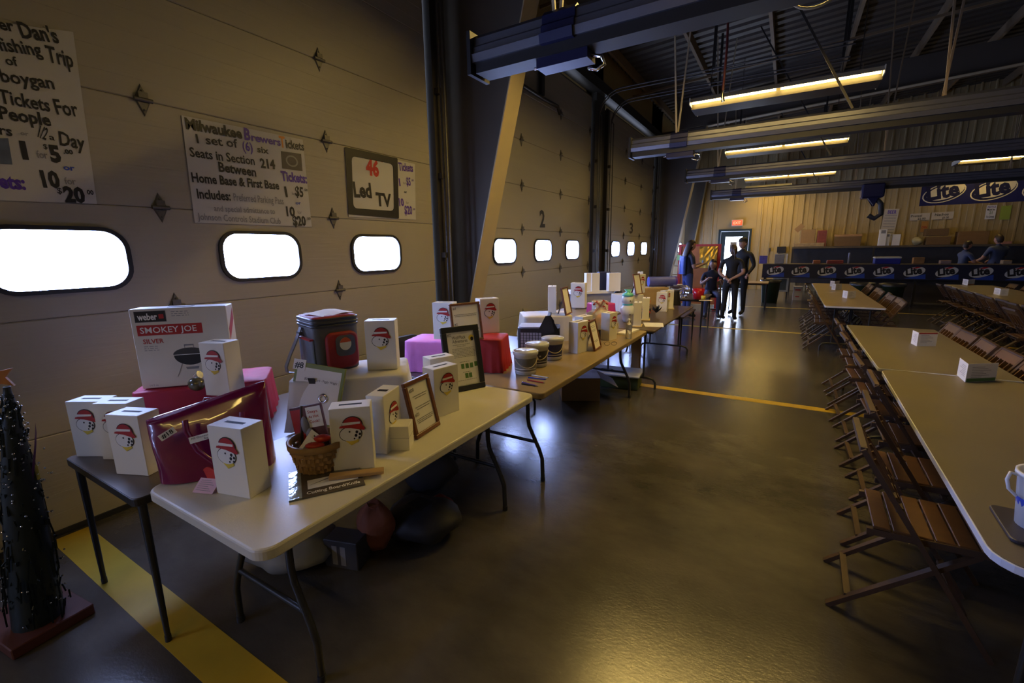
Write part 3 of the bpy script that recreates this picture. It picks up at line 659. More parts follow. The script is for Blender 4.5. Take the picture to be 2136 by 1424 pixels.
# ================================================================ near prizes
def cloth_box(loc, rz, w_, d_, h, m_, label, name='cloth_covered_stand', flare=.03, seed=1, cat='covered box'):
    rg = random.Random(seed); rings = []; n_ = 56; base = rrect(0, w_, 0, d_, .03, 6)
    # resample outline evenly
    P_ = [Vector((*p, 0)) for p in base]; per = [0]
    for i in range(len(P_)): per.append(per[-1] + (P_[(i + 1) % len(P_)] - P_[i]).length)
    out = []
    for k in range(n_):
        s_ = per[-1] * k / n_; i = max(j for j in range(len(P_)) if per[j] <= s_); f = (s_ - per[i]) / max(1e-6, per[i + 1] - per[i]); out.append(P_[i].lerp(P_[(i + 1) % len(P_)], f))
    cx, cy = w_ / 2, d_ / 2; ph_ = [rg.uniform(-1, 1) for _ in range(n_)]
    for zz, k in ((0, 1), (.3, .6), (.65, .25), (.93, .02), (.985, -.05), (1, -.3)):
        r = []
        for i, p in enumerate(out):
            fx = (p.x - cx) / (w_ / 2); fy = (p.y - cy) / (d_ / 2); wv = .5 + .5 * math.sin(i * 1.9 + ph_[i] * .6) * .7
            r.append((p.x + fx * flare * k * wv, p.y + fy * flare * k * wv, h * zz))
        rings.append(r)
    rings.append([(cx + (p[0] - cx) * .5, cy + (p[1] - cy) * .5, h * 1.004) for p in rings[-1]]); rings.append([(cx + (p[0] - cx) * .1, cy + (p[1] - cy) * .1, h) for p in rings[-1]])
    o = P(m_).loft(rings).build(name, None, loc, rz); return tag(o, label, cat)
red_cloth = mat('red_tablecloth', (.40, .012, .012), .65, var=.1, bump=.35, bscale=14)
mag_cloth = mat('magenta_red_cover', (.36, .01, .05), .65, var=.15, bump=.35, bscale=12)
pink_cloth = mat('pink_tissue', (.75, .22, .55), .7, var=.12, bump=.6, bscale=18)
white_cloth = mat('white_tablecloth', (.66, .64, .60), .8, var=.05, bump=.3, bscale=9)
a = atz(270, 822, .93); c_ = atz(480, 800, .93); ang = math.atan2(c_.y - a.y, c_.x - a.x)
cloth_box((a.x, a.y, .70), ang, .64, .36, .23, mag_cloth, 'magenta covered riser under the charcoal grill carton', seed=2)
# grill carton
a = atz(298, 812, .934); c_ = atz(487, 796, .934); d = c_ - a; gw = d.length * 1.03
t = thing('grill_carton', 'white charcoal grill carton with red title band on the magenta riser', 'box', (a.x, a.y, .936), math.atan2(d.y, d.x)); gh = .435
P(mat('carton_white', (.66, .62, .55), .5, var=.05)).bbox(0, gw, 0, .12, 0, gh, .003).build('carton', t)
b = P(black_p).box(gw * .05, gw * .36, -.0012, 0, gh * .84, gh * .97); b.m(grey_p).box(gw * .045, gw * .365, -.0008, 0, gh * .835, gh * .975); b.build('logo_plate', t)
b = P(red_p).box(gw * .05, gw * .72, -.001, 0, gh * .67, gh * .80); b.box(gw * .29, gw * .34, -.0016, 0, gh * .875, gh * .93); b.build('title_band', t)
b = P(white_p); b.text('weber', gw * .075, gh * .865, .034, gw * .20, -.0014, .03); b.text('SMOKEY JOE', gw * .08, gh * .70, .032, gw * .58, -.0012, .008); b.m(red_p).text('SILVER', gw * .09, gh * .57, .024, gw * .21, -.0004, .015); b.m(G_).text('14.5 in', gw * .08, gh * .025, .011, None, -.0004); b.build('lettering', t)
scribbles(gw, gh, Matrix(), [(.09, .24, .53, .003), (.09, .24, .505, .003), (.09, .24, .48, .003), (.42, .60, .95, .003), (.42, .60, .925, .003), (.42, .60, .90, .003)], t, 0)
b = P(grey_p); gx, gz = gw * .55, gh * .40
el = lambda cx, cz, rx, rz, a0, a1, n_=14: [(cx + rx * math.cos(math.radians(a0 + (a1 - a0) * i / (n_ - 1))), cz + rz * math.sin(math.radians(a0 + (a1 - a0) * i / (n_ - 1)))) for i in range(n_)]
for m_, pts, dd in ((K, el(gx, gz, .078, .058, 180, 360), .001), (mat('kettle_print', (.05, .05, .055), .4, var=0), el(gx, gz + .004, .080, .036, 0, 180), .001), (white_p, el(gx, gz + .002, .08, .0015, 0, 360), .0014), (G_, [(gx - .03, gz - .068), (gx + .035, gz - .068), (gx + .03, gz - .082), (gx - .025, gz - .082)], .001)):
    b.m(m_).loft([[(p, -dd * .5, q) for p, q in pts], [(p, -dd, q) for p, q in pts]], smooth=False)
b.m(G_).bar((gx - .045, -.001, gz - .05), (gx - .075, -.001, gz - .12), .0015, .004).bar((gx + .045, -.001, gz - .05), (gx + .075, -.001, gz - .12), .0015, .004).bar((gx - .022, -.001, gz + .055), (gx + .022, -.001, gz + .055), .0015, .008).bar((gx - .02, -.001, gz + .036), (gx - .022, -.001, gz + .056), .0015, .003).bar((gx + .02, -.001, gz + .036), (gx + .022, -.001, gz + .056), .0015, .003)
b.build('grill_picture', t)
b = P(red_p).loft([[(gw + .0008, p * .12, q * gh) for p, q in ((.1, .70), (.9, .95), (.9, .80), (.1, .55))], [(gw, p * .12, q * gh) for p, q in ((.1, .70), (.9, .95), (.9, .80), (.1, .55))]], smooth=False); b.build('side_stripe', t)
P(slot_shade_m).box(gw * .35, gw * .62, .045, .08, gh, gh + .0008).build('carry_slot_shade', t)  # dark patch painted for the shade in the hand hole
bal_px((430, 824), (477, 827), .936, 'white raffle box leaning before the grill carton above the purple tote', w_=.15)
b = P(mat('glossy_wrap', (.10, .09, .05), .12, var=.7, scale=30, coat=.6)); b.ball((0, 0, .035), .05, .04, .038, 14, 8); b.m(clear_pl).tube([(0, 0, .06), (.01, 0, .08), (.03, .01, .09)], .009, 7, r2=.022)
q = atz(408, 812, .94); tag(b.build('wrapped_gift', None, (q.x + .01, q.y + .005, .936)), 'small dark gift in glossy wrap peeking over the purple tote', 'gift')

# purple tote
tote_m = mat('magenta_leather', (.17, .004, .06), .24, var=.12, scale=4, bump=.12, bscale=5, coat=.5)
a = atz(330, 1015, TT); c_ = atz(572, 972, TT); d = c_ - a; tw = d.length
t = thing('tote_bag', 'glossy purple-red leather tote bag with a numbered tag', 'bag', (a.x, a.y, TT), math.atan2(d.y, d.x))
rings = []
for k in range(11):
    f = k / 10; z = .005 + f * .30; dd = .085 * (1 - f) ** .7 + .012; ww = tw * (.5 + .035 * f)
    r = []
    for i in range(32):
        a_ = 2 * PI * i / 32; cx_, sx_ = math.cos(a_), math.sin(a_)
        r.append((tw / 2 + math.copysign(abs(cx_) ** .35, cx_) * ww - .02 * f, .075 + math.copysign(abs(sx_) ** .6, sx_) * dd + .03 * f + .004 * math.sin(5 * a_ + k), z + f * .055 * math.copysign(abs(cx_) ** .35, cx_)))
    rings.append(r)
inner = [[(tw / 2 + (p[0] - tw / 2) * .97, .105 + (p[1] - .105) * .6, p[2] - .002) for p in rings[-1]], [(tw / 2 + (p[0] - tw / 2) * .93, .1 + (p[1] - .1) * .6, p[2] - .12) for p in rings[-1]]]
P(tote_m).loft(rings + inner).build('bag_body', t)
hp = [(tw * .30, -.004, .262), (tw * .31, -.022, .22), (tw * .38, -.032, .14), (tw * .50, -.034, .075), (tw * .60, -.034, .055), (tw * .70, -.032, .09), (tw * .76, -.022, .17), (tw * .78, -.0, .265)]
P(tote_m).tube(hp, .0115, 8).build('handle', t)
P(tote_m).tube([(p[0], .20 - p[1] * .2, p[2] if p[2] > .2 else .27 + (p[2]) * .1) for p in hp], .007, 8).build('handle', t)
b = P(paper); b.M = Matrix.Translation((tw * .10, -.006, .19)) @ Matrix.Rotation(-.14, 4, 'X') @ Matrix.Rotation(-.5, 4, 'Y'); b.box(0, .06, -.004, -.002, 0, .026); b.m(K).text('#18', .008, .006, .016, .044, -.0042, .02); b.build('number_sticker', t)
b = P(paper); b.M = Matrix.Translation((tw * .34, -.044, .175)) @ Matrix.Rotation(-.14, 4, 'X') @ Matrix.Rotation(-.16, 4, 'Y'); b.box(0, .145, -.004, -.002, 0, .026); b.m(K).text('All Occasion Boutique', .006, .015, .007, .13, -.0042); b.text('Bag', .05, .004, .007, None, -.0042); b.build('name_sticker', t)
b = P(mat('pink_card', (.75, .50, .62), .6, var=.05)); q = atz(422, 1030, TT); b.M = Matrix.Rotation(.35, 4, 'Z') @ Matrix.Rotation(-.9, 4, 'X'); b.box(-.045, .045, -.001, .001, 0, .06)
b.m(G_)
for k in range(6): b.box(-.035, .03 - .01 * (k % 3), -.0016, -.001, .01 + k * .008, .0115 + k * .008)
tag(b.build('price_card', None, (q.x, q.y - .0, TT + .003)), 'pink card lying at the foot of the purple tote', 'card')
q = atz(440, 1003, TT); b = P(mat('red_plastic', (.55, .03, .02), .3, var=.1)); b.loft([[(.04 * math.cos(a * PI / 10) * k, 0 + s_, .02 + .03 * math.sin(a * PI / 10) * k + .01) for a in range(20)] for k, s_ in ((1, 0), (1, .006))], smooth=False); tag(b.build('round_tag', None, (q.x, q.y, TT), .2), 'round red tag between the tote and the nearest raffle box', 'tag')

# cooler stand and cooler bag
a = atz(598, 800, .995); c_ = atz(850, 782, .995); d = c_ - a; ang = math.atan2(d.y, d.x)
cloth_box((a.x, a.y, .742), ang, d.length, .42, .256, white_cloth, 'white cloth-covered stand under the cooler bag', seed=5, flare=.05)
a = atz(606, 772, 1.0); c_ = atz(665, 781, 1.0); e_ = atz(752, 764, 1.0)
t = thing('cooler_bag', 'grey and red soft cooler bag with shoulder strap on the white cloth stand', 'bag', (c_.x, c_.y, 1.0), math.atan2(e_.y - c_.y, e_.x - c_.x))
cw, cd, ch = (e_ - c_).length * 1.02, .25, .305
grey_f = mat('grey_fabric', (.09, .09, .095), .7, var=.15, scale=40, bump=.2); red_f = mat('red_fabric', (.28, .012, .012), .6, var=.15, scale=30, bump=.2); mesh_f = mat('blue_grey_mesh', (.16, .19, .26), .5, var=.3, scale=14, bump=.4)
b = P(grey_f); b.loft([[(x, y, z) for x, y in rrect(-k, cw + k, -k, cd + k, .035, 6)] for z, k in ((0, -.006), (.01, 0), (ch * .8, .004), (ch * .84, .004))]); b.build('body', t)
b = P(mat('dark_piping', (.03, .035, .05), .4, var=.1)); 
for z in (.845, .90, .97): b.loft([[(x, y, ch * z + q) for x, y in rrect(-k, cw + k, -k, cd + k, .04, 6)] for q, k in ((-.006, .005), (-.004, .011), (.004, .011), (.006, .005))], cap=False)
b.build('piping', t)
b = P(grey_f); b.loft([[(x, y, ch * z) for x, y in rrect(-k, cw + k, -k, cd + k, .035, 6)] for z, k in ((.84, .002), (.9, .007), (.98, .005))]); b.build('lid_side', t)
b = P(red_f); b.loft([[(x, y, ch * z) for x, y in rrect(-k, cw + k, -k, cd + k, .035, 6)] for z, k in ((.975, .004), (1.0, .0), (1.015, -.02))]); b.build('lid', t)
b = P(red_f); pk = rrect(cw * .20, cw * .93, ch * .05, ch * .72, .04, 5); b.loft([[(x, .0 - q, z) for x, z in reversed(pk)] for q in (0, .02)] + [[(cw * .56 + (x - cw * .56) * .9, -.026, ch * .38 + (z - ch * .38) * .9) for x, z in reversed(pk)]]); b.build('front_pocket', t)
pk = rrect(cw * .40, cw * .85, ch * .28, ch * .66, .03, 5); P(grey_f).loft([[(x, -.026 - q, z) for x, z in reversed(pk)] for q in (0, .003)]).build('pocket_patch', t)
b = P(mat('cream_label', (.75, .70, .50), .4, var=.03)); b.loft([[(cw * .62 + .033 * math.cos(a * PI / 12), -.029 - q, ch * .50 + .036 * math.sin(a * PI / 12)) for a in range(24)] for q in (0, .0012)], smooth=False); b.m(mat('orange_label', (.6, .10, .02), .4, var=.05)).loft([[(cw * .62 + .033 * math.cos(a * PI / 12), -.0304 - q, ch * .50 + .036 * math.sin(a * PI / 12)) for a in range(1, 12)] for q in (0, .0006)], smooth=False); b.build('round_label', t)
b = P(mesh_f); 
b.loft([[(-.008 - .012 * math.sin(PI * j / 12) - .005 * math.sin(j * 2.1), .02 + (cd - .04) * j / 12, z * ch) for j in range(13)] + [(.0, cd - .02, z * ch), (0, .02, z * ch)] for z in (.03, .3, .55, .62)]); b.build('side_pocket', t)
P(red_p).box(-.024, -.004, .02, cd - .02, ch * .60, ch * .63).build('pocket_trim', t)
b = P(mat('webbing', (.20, .22, .28), .55, var=.15, scale=60)); sp = [(-.012, .17, ch * .80), (-.025, .17, ch * .70), (-.05, .16, ch * .55), (-.09, .14, ch * .35), (-.125, .12, ch * .15), (-.125, .11, ch * .06), (-.08, .09, .01), (-.02, .06, .008)]
b.loft([[(x - .003, y - .019, z), (x + .003, y - .019, z), (x + .003, y + .019, z), (x - .003, y + .019, z)] for x, y, z in sp], smooth=False); st = b.build('strap', t)
P(grey_f).box(-.03, -.012, .148, .192, ch * .66, ch * .72).build('buckle', st)
b = P(paper); b.M = Matrix.Translation((cw * .52, cd * .45, ch * 1.03)) @ Matrix.Rotation(.25, 4, 'Z'); b.loft([[(x, y, .004 * math.sin(x * 30) + (y * .05)) for y in (-.07, .10)] + [(x, y, .0015 + .004 * math.sin(x * 30) + (y * .05)) for y in (.10, -.07)] for x in (-.09, -.06, -.03, 0, .04, .08, .12)], smooth=False)
o = b.build('paper_sheet'); o.parent = None; o.matrix_world = Matrix.Translation(t.location) @ Matrix.Rotation(t.rotation_euler.z, 4, 'Z'); tag(o, 'curled white sheet lying on the red lid of the cooler bag', 'paper')
bal_px((767, 772), (823, 770), 1.0, 'white raffle box beside the cooler bag on the white cloth stand')

# number 8 gift sign
a = atz(594, 908, TT); c_ = atz(716, 912, TT); d = c_ - a; sw, sh = .24, .27; 
t = thing('gift_sign', 'green-edged gift card sign numbered eight behind the woven basket', 'sign', (a.x - .04, a.y + .04, TT + .06), math.atan2(d.y, d.x)); t.scale = (1.15,) * 3; R = Matrix.Rotation(-.25, 4, 'X') @ Matrix.Rotation(.14, 4, 'Y')
b = P(mat('olive_board', (.20, .24, .06), .5, var=.1)); b.M = R; b.bbox(0, sw, 0, .012, 0, sh, .002); b.build('board', t)
b = P(paper); b.M = R; b.box(.014, sw - .014, -.001, 0, .014, sh - .02); b.box(-.008, .05, -.003, -.001, sh - .035, sh + .012); b.box(.05, .22, -.003, -.001, sh - .082, sh - .058); b.build('sheet', t)
b = P(K); b.M = R; b.text('#8', 0, sh - .026, .026, .042, -.003, .02); b.text('$25 Gift Card - Piggly Wiggly', .056, sh - .074, .010, .158, -.003, .0); b.build('lettering', t)
b = P(chrome); b.M = R; b.loft([[(.158 + r * math.cos(a * PI / 10), -.003 - q, .125 + r * math.sin(a * PI / 10)) for a in range(20)] for r, q in ((.022, 0), (.022, .003), (.012, .003), (.012, 0))], cap=False); b.build('ring_badge', t)
P(wood_k).bar((sw / 2, .10, -.052), (sw / 2, .035, sh * .7), .03, .004).build('back_stand', t)

BS = 1.22
# woven basket
q = atz(650, 985, TT); bx, by = q.x - .01, q.y + .05
t = thing('woven_basket', 'round woven splint basket holding packaged gadgets on the white table', 'basket', (bx, by, TT + .009))
wv = mat('splint_tan', (.34, .20, .075), .5, var=.3, scale=20); n_ = 20
t.scale = (BS,) * 3
def wr(z): return .068 + .022 * (z / .085)
for k in range(5):
    rings = []; z = .008 + k * .0155
    for i in range(n_ * 2):
        a_ = 2 * PI * i / (n_ * 2); r = wr(z) + .0035 * (1 if (i // 1 + k) % 2 else -1); rings.append([((r + dr) * math.cos(a_), (r + dr) * math.sin(a_), z + dz) for dr, dz in ((0, -.007), (.002, -.007), (.002, .007), (0, .007))])
    rings.append(rings[0]); P(wv).loft(rings, cap=False, smooth=False).build('weaver', t)
for i in range(n_):
    a_ = 2 * PI * (i + .5) / n_; b = P(wv); r0, r1 = wr(0), wr(.085); b.bar((r0 * math.cos(a_), r0 * math.sin(a_), 0), (r1 * math.cos(a_), r1 * math.sin(a_), .088), .003, .010); b.build('stake', t)
b = P(wv); b.loft([[(r * math.cos(2 * PI * i / 28), r * math.sin(2 * PI * i / 28), z) for i in range(28)] for r, z in ((.092, .080), (.098, .082), (.099, .104), (.089, .104), (.088, .082))], cap=False); b.build('rim', t); P(wv).lathe([(.0, 0), (.07, 0), (.07, .004), (0, .004)], 20).build('base', t)
def card(name, x, y, z, w_, h, th, rz, rx, ry, m_, label, cat='package', extra=None):
    x, y, z, w_, h = x * BS, y * BS, z * BS, w_ * BS, h * BS
    b = P(m_); b.M = Matrix.Rotation(rz, 4, 'Z') @ Matrix.Rotation(rx, 4, 'X') @ Matrix.Rotation(ry, 4, 'Y'); b.bbox(-w_ / 2, w_ / 2, 0, th, 0, h, min(.002, th * .3))
    if extra: extra(b, w_, h)
    return tag(b.build(name, None, (bx + x, by + y, TT + z)), label, cat)
def ex1(b, w_, h):
    b.m(red_p).box(-w_ / 2 + .004, -w_ * .12, -.001, 0, .01, h * .95); b.m(paper).box(0, w_ / 2 - .006, -.001, 0, h * .55, h * .96); b.m(G_).ball((.005, -.008, h * .42), .022, .012, .03, 10, 6); b.ball((-.012, -.008, h * .62), .018, .012, .04, 10, 6)
    b.m(red_p); 
    for i, s_ in enumerate(('Stays', 'As Hot', 'Cook!')): b.text(s_, .008, h * (.84 - i * .1), .012, .05, -.001, .01)
card('blister_pack', -.035, .01, .035, .13, .18, .012, .35, -.12, -.22, mat('dark_card', (.10, .03, .04), .3, var=.3, coat=.5), 'red and black blister pack, tallest thing in the basket', extra=ex1)
def ex2(b, w_, h): b.m(K).box(-.015, .012, -.001, 0, h * .75, h * .83); b.m(G_).box(-w_ * .3, w_ * .3, -.001, 0, h * .2, h * .4)
card('hang_card', .0, -.035, .085, .07, .055, .004, .3, -.5, .45, white_p, 'white hang-hole card higher of the two in the basket', extra=ex2)
card('hang_card', .008, -.062, .07, .075, .06, .004, .3, -.6, .5, white_p, 'white hang-hole card lower of the two in the basket', extra=ex2)
b = P(mat('red_silicone', (.50, .03, .015), .35, var=.1)); b.ball((0, 0, 0), .035, .02, .016, 14, 8); tag(b.build('silicone_grip', None, (bx + .065, by - .02, TT + .155), .7), 'red oval silicone pad on top in the basket', 'pot grip')
b = P(mat('red_silicone', (.50, .03, .015), .35, var=.1)); b.ball((0, 0, 0), .04, .022, .014, 14, 8); tag(b.build('silicone_grip', None, (bx + .06, by - .055, TT + .135), .6), 'red oval silicone pad lower, against the raffle box', 'pot grip')
card('strap_pack', -.075, .0, .05, .03, .16, .01, 1.2, -.1, .1, mat('strap_dark', (.06, .05, .045), .5, var=.3), 'narrow dark packet at the left rim of the basket')

# cutting board book, wooden bar
a = atz(604, 1048, TT); c_ = atz(762, 1012, TT); d = c_ - a
t = thing('cutting_board_pack', 'flat cutting board pack with knife picture under the basket edge', 'package', (a.x, a.y, TT), math.atan2(d.y, d.x)); bw = d.length
P(mat('board_sleeve', (.10, .085, .07), .25, var=.15, coat=.5)).bbox(0, bw, 0, .24, 0, .008, .001).build('sleeve', t)
P(mat('clear_sleeve_edge', (.42, .50, .52), .12, .3, var=.5, scale=25, bump=.3)).box(-.002, bw * .16, 0, .24, .0005, .0088).build('glossy_edge', t)
b = P(paper).box(bw * .24, bw * .93, .055, .13, .0085, .0092); b.m(G_).loft([[(bw * x, y, z) for x, y in ((.27, .085), (.62, .118), (.63, .13), (.5, .115))] for z in (.0092, .0097)], smooth=False); b.build('picture_panel', t)
b = P(white_p); b.M = Matrix.Translation((0, 0, .0088)) @ Matrix.Rotation(-PI / 2, 4, 'X'); b.text('Cutting Board/Knife', bw * .22, .014, .022, bw * .72, 0, .02); b.build('lettering', t)
a = atz(685, 998, TT + .02); c_ = atz(800, 984, TT + .02); d = c_ - a
o = P(mat('pale_wood', (.42, .26, .10), .45, var=.2, scale=12, stretch=(.2, 3, 1))).bbox(0, d.length, 0, .04, 0, .015, .002).build('wooden_bar', None, (a.x, a.y, TT + .0095), math.atan2(d.y, d.x) ); tag(o, 'pale wooden bar lying in front of the raffle box by the basket', 'board')

# ================================================================ second cluster: red box, frames, pails
a = atz(1000, 790, TT); 
cloth_box((-2.07, 2.66, TT + .002), .35, .32, .30, .25, red_cloth, 'red cloth-covered box behind the large black frame', seed=3, flare=.03)
cloth_box((-2.52, 2.52, .72), .3, .40, .34, .24, pink_cloth, 'pink tissue-covered box left of the large black frame', seed=4, flare=.02)
# T0 extends; the pink box stands on a small crate
t = folding_table(-2.9, -2.12, 2.44, 4.2, .715, dark_top, 'dark side table by the door jamb under the pink covered box', 'h', .03, .03)
def nplace(p1, p2, z, **k): pass
a = atz(905, 707, .995); ballot((-2.30, 2.80), .62, 'white raffle box left of the brown frame on the red cloth box', z=.99, h=.278, w_=.17, d_=.12) if False else None
bal_px((905, 707), (938, 708), .993, 'white raffle box left of the brown frame on the red and pink boxes', w_=.16)
bal_px((1003, 696), (1033, 693), .993, 'white raffle box right of the brown frame on the red cloth box')
T12 = [(K, '#1', .10, .84, .018, .1), (K, '#2', .10, .44, .018, .1)]
t, R, w_ = framed((946, 717), (1008, 707), .995, .285, .16, wood_b, 'brown wooden frame on the red cloth box, above the large black frame', T12, .016)
scribbles(w_, .285, R, [(.12, .88, .70, .004), (.15, .85, .66, .004), (.45, .65, .36, .004), (.3, .9, .30, .004), (.6, .9, .2, .004)], t)
# folding chair (black) behind the tables
b = thing('black_chair', 'black chair back visible between the cooler bag stand and the pink box', 'chair', (-2.95, 2.75, 0))
blk = mat('black_vinyl', (.015, .015, .018), .45, var=.1)
P(blk).loft([[(x, y, z) for x, y in rrect(.34 - .2 * 0, .385, -.23 + k, .23 - k, .018, 4)] for z, k in ((.50, .02), (.54, 0), (.80, .0), (.84, .03), (.852, .07))]).build('backrest', b)
P(blk).loft([[(x, y, z) for x, y in rrect(-.10, .34, -.22, .22, .05, 5)] for z in (.43, .48)]).build('seat', b)
for x in (-.06, .36):
    for y in (-.2, .2): P(leg_m).tube([(x, y, .45 if x < 0 else .6), (x, y, 0)], .011, 8).build('leg', b)
b.location = (-3.46, 3.1, 0); b.rotation_euler.z = -.1

def pail(u, v, h, label, lab, txt=None, band=(.06, .06, .065)):
    q = atz(u, v, TT); t = thing('plastic_pail', label, 'bucket', (q.x, q.y + .07, TT), 0, 'clear plastic ticket pails')
    P(mat('milky_plastic', (.62, .64, .68), .3, var=.08)).lathe([(.072, 0), (.078, .004), (.088, h - .03), (.094, h - .028), (.096, h - .002), (.092, h), (.088, h - .004), (.08, h - .02)], 28, cap=False).build('shell', t)
    P(mat('pail_base', (.55, .57, .6), .4, var=.05)).lathe([(.0, .001), (.074, .001), (.074, .005), (0, .005)], 24, cap=False).build('base', t)
    P(mat('pail_lid', (.70, .72, .78), .25, var=.25, scale=9)).lathe([(0, h - .006), (.086, h - .006), (.088, h - .002), (.0, h - .003)], 28, cap=False).build('lid', t)
    b = P(lab); n_ = 22; z0, z1 = .03, h * .72
    rr = lambda z: .079 + .0105 * z / h
    b.loft([[((rr(z) + d_) * math.cos(-2.5 + 2.6 * i / n_), (rr(z) + d_) * math.sin(-2.5 + 2.6 * i / n_), z) for z in (z0, z1) for d_ in ((.0008, .0016) if z == z0 else (.0016, .0008))] for i in range(n_ + 1)], smooth=False); lb = b.build('label_band', t)
    if txt:
        me = text_mesh(txt, .02); k = .036 / .69; x0 = min(p[0] for p in me[0]); b = P(white_p); a0 = -1.55
        b.add([((rr(.08) + .0026) * math.cos(a0 + (p[0] - x0) * k / .085), (rr(.08) + .0026) * math.sin(a0 + (p[0] - x0) * k / .085), .065 + p[1] * k) for p in me[0]], me[1]); b.build('lettering', lb)
    b = P(white_p)
    for zz in (.026, .045): b.loft([[((rr(zz) + .002) * math.cos(-2.4 + 2.4 * i / n_), (rr(zz) + .002) * math.sin(-2.4 + 2.4 * i / n_), zz + dz) for dz in (0, .004)] for i in range(n_ + 1)], cap=False, smooth=False, closed=False)
    b.build('label_stripes', lb)
    b = P(mat('pail_handle', (.55, .48, .33), .4, var=.05)); b.tube([(.092 * math.cos(a_), .092 * math.sin(a_) - .01, h * .72 - .065 * math.sin((a_ + 2.0) / 2.4 * PI)) for a_ in [-2.0 + 2.4 * i / 12 for i in range(13)]], .0035, 6); b.build('handle', t)
    return t
dk = mat('pail_label_dark', (.05, .05, .055), .45, var=.5, scale=14); nb = mat('pail_label_navy', (.03, .035, .12), .45, var=.5, scale=14); gl = mat('pail_label_grey', (.16, .16, .15), .45, var=.6, scale=16)
pail(1087, 782, .175, 'clear plastic pail nearest the red cloth box', gl)
pail(1112, 766, .185, 'clear plastic pail with a dark label reading forty six inches, middle of three', dk, '46"')
pail(1145, 751, .185, 'clear plastic pail with navy label farthest right of three', nb)
# pens
for i, ((u0, v0), (u1, v1), m_) in enumerate((((1089, 797), (1131, 807), purple_p), ((1102, 787), (1158, 793), blue_p), ((1109, 782), (1160, 790), white_p), ((1100, 792), (1140, 799), red_p), ((1088, 800), (1120, 805), black_p))):
    p, q = atz(u0, v0, TT + .005), atz(u1, v1, TT + .005); d = (q - p).normalized()
    t = thing('pen', ['violet pen lying nearest the table edge', 'blue pen lying farthest from the camera in the pile', 'white pen at the far side of the pile', 'red pen in the middle of the pile', 'black pen at the near left of the pile'][i], 'pen', tuple(p + Vector((0, 0, .0))), 0, 'pens on the tan table')
    Lp = min(.145, (q - p).length); P(m_).tube([(0, 0, 0), tuple(d * Lp * .92)], .0045, 8).build('barrel', t); P(grey_p).tube([tuple(d * Lp * .92), tuple(d * Lp)], .004, 8, r2=.001).build('tip', t); P(chrome).tube([tuple(Vector((0, 0, .006))), tuple(d * .04 + Vector((0, 0, .006)))], .001, 5).build('clip', t)
# blue tinsel bag
q = atz(1092, 722, TT); b = P(mat('blue_cellophane', (.10, .16, .75), .15, .3, var=.8, scale=40, bump=.8)); rg = random.Random(4)
b.loft([[(.06 * k * (1 + .22 * math.sin(i * 2.3 + z * 40)) * math.cos(2 * PI * i / 16), .05 * k * (1 + .2 * math.sin(i * 3.1)) * math.sin(2 * PI * i / 16), z + (.012 * math.sin(i * 2.7) if z > .1 else 0)) for i in range(16)] for z, k in ((0, .9), (.04, 1.05), (.09, 1.0), (.14, .9), (.175, 1.05))]); tag(b.build('tinsel_bag', None, (q.x - .05, q.y + .15, TT)), 'shiny blue cellophane bag behind the plastic pails', 'gift bag')
# lunch bag with plaid
a = atz(1108, 741, TT); c_ = atz(1165, 744, TT)
t = thing('lunch_cooler', 'black insulated bag with plaid side panel and raised flap behind the pails', 'bag', (-2.0, 3.40, TT), .42); t.scale = (1.25,) * 3
P(blk).loft([[(x, y, z) for x, y in rrect(0, .30, 0, .20, .03, 5)] for z in (0, .005, .17, .18)]).build('body', t)
b = P(mat('plaid_grey', (.34, .33, .40), .6, var=.3, scale=60)); b.box(.02, .17, -.004, 0, .03, .15); b.m(blk)
for k in range(7): b.box(.02 + .15 * k / 7, .024 + .15 * k / 7, -.0046, -.004, .03, .15)
for k in range(6): b.box(.02, .17, -.0046, -.004, .03 + .12 * k / 6, .033 + .12 * k / 6)
b.build('plaid_panel', t)
P(mat('flap_lining', (.35, .35, .40), .5, var=.2)).loft([[(x, y, z) for x, y in rrect(.01, .18, .01, .19, .03, 5)] for z in (.18, .19)]).build('lid', t)
b = P(blk); b.loft([[(.20 + .02 * k, .0 + q, z) for q in (0, .2)] + [(.225 + .02 * k, .2, z), (.225 + .02 * k, 0, z)] for z, k in ((.15, 0), (.20, .3), (.25, .5), (.27, .6))], smooth=False); b.prism([(.14, .15), (.30, .15), (.30, .0), (.26, .24), (.235, .275), (.2, .27)], -.006, 0); b.build('raised_flap', t)
# pale cloth stand and its frames and boxes
cloth_box((-2.20, 3.86, TT + .002), .62, .50, .42, .25, mat('cream_cloth', (.60, .54, .42), .55, var=.06, bump=.3, bscale=9), 'cream cloth-covered stand in the middle of the tan table', seed=8, flare=.05)
a = atz(1160, 653, .995); ballot((a.x, a.y), 2.0, 'white raffle box turned edge-on, left on the cream cloth stand', z=.995, w_=.165, d_=.085, em=True)
bal_px((1190, 641), (1219, 642), .995, 'white raffle box with its badge in view, right on the cream cloth stand')
framed((1180, 658), (1201, 648), .995, .28, .2, wood_b, 'brown wooden frame between the two boxes on the cream stand', [], .014, wid=.21)
a = atz(1189, 740, TT); bal_px((1205, 738), (1215, 735), TT, 'white raffle box left of the leaning frame at the middle of the tan table', w_=.165)
t, R, w_ = framed((1240, 733), (1259, 719), TT, .275, .25, wood_b, 'brown wooden frame leaning at the front edge of the tan table', [], .016, wid=.215); scribbles(w_, .275, R, [(.2, .8, .8, .004), (.25, .75, .75, .004), (.2, .8, .66, .004), (.25, .7, .62, .004), (.2, .7, .3, .004), (.3, .8, .26, .004)], t)
a = atz(1236, 722, TT); o = P(blk).bbox(0, .16, 0, .12, 0, .13, .006).build('black_pouch', None, (a.x - .1, a.y + .10, TT), .9); tag(o, 'black pouch behind the leaning frame on the tan table', 'pouch')
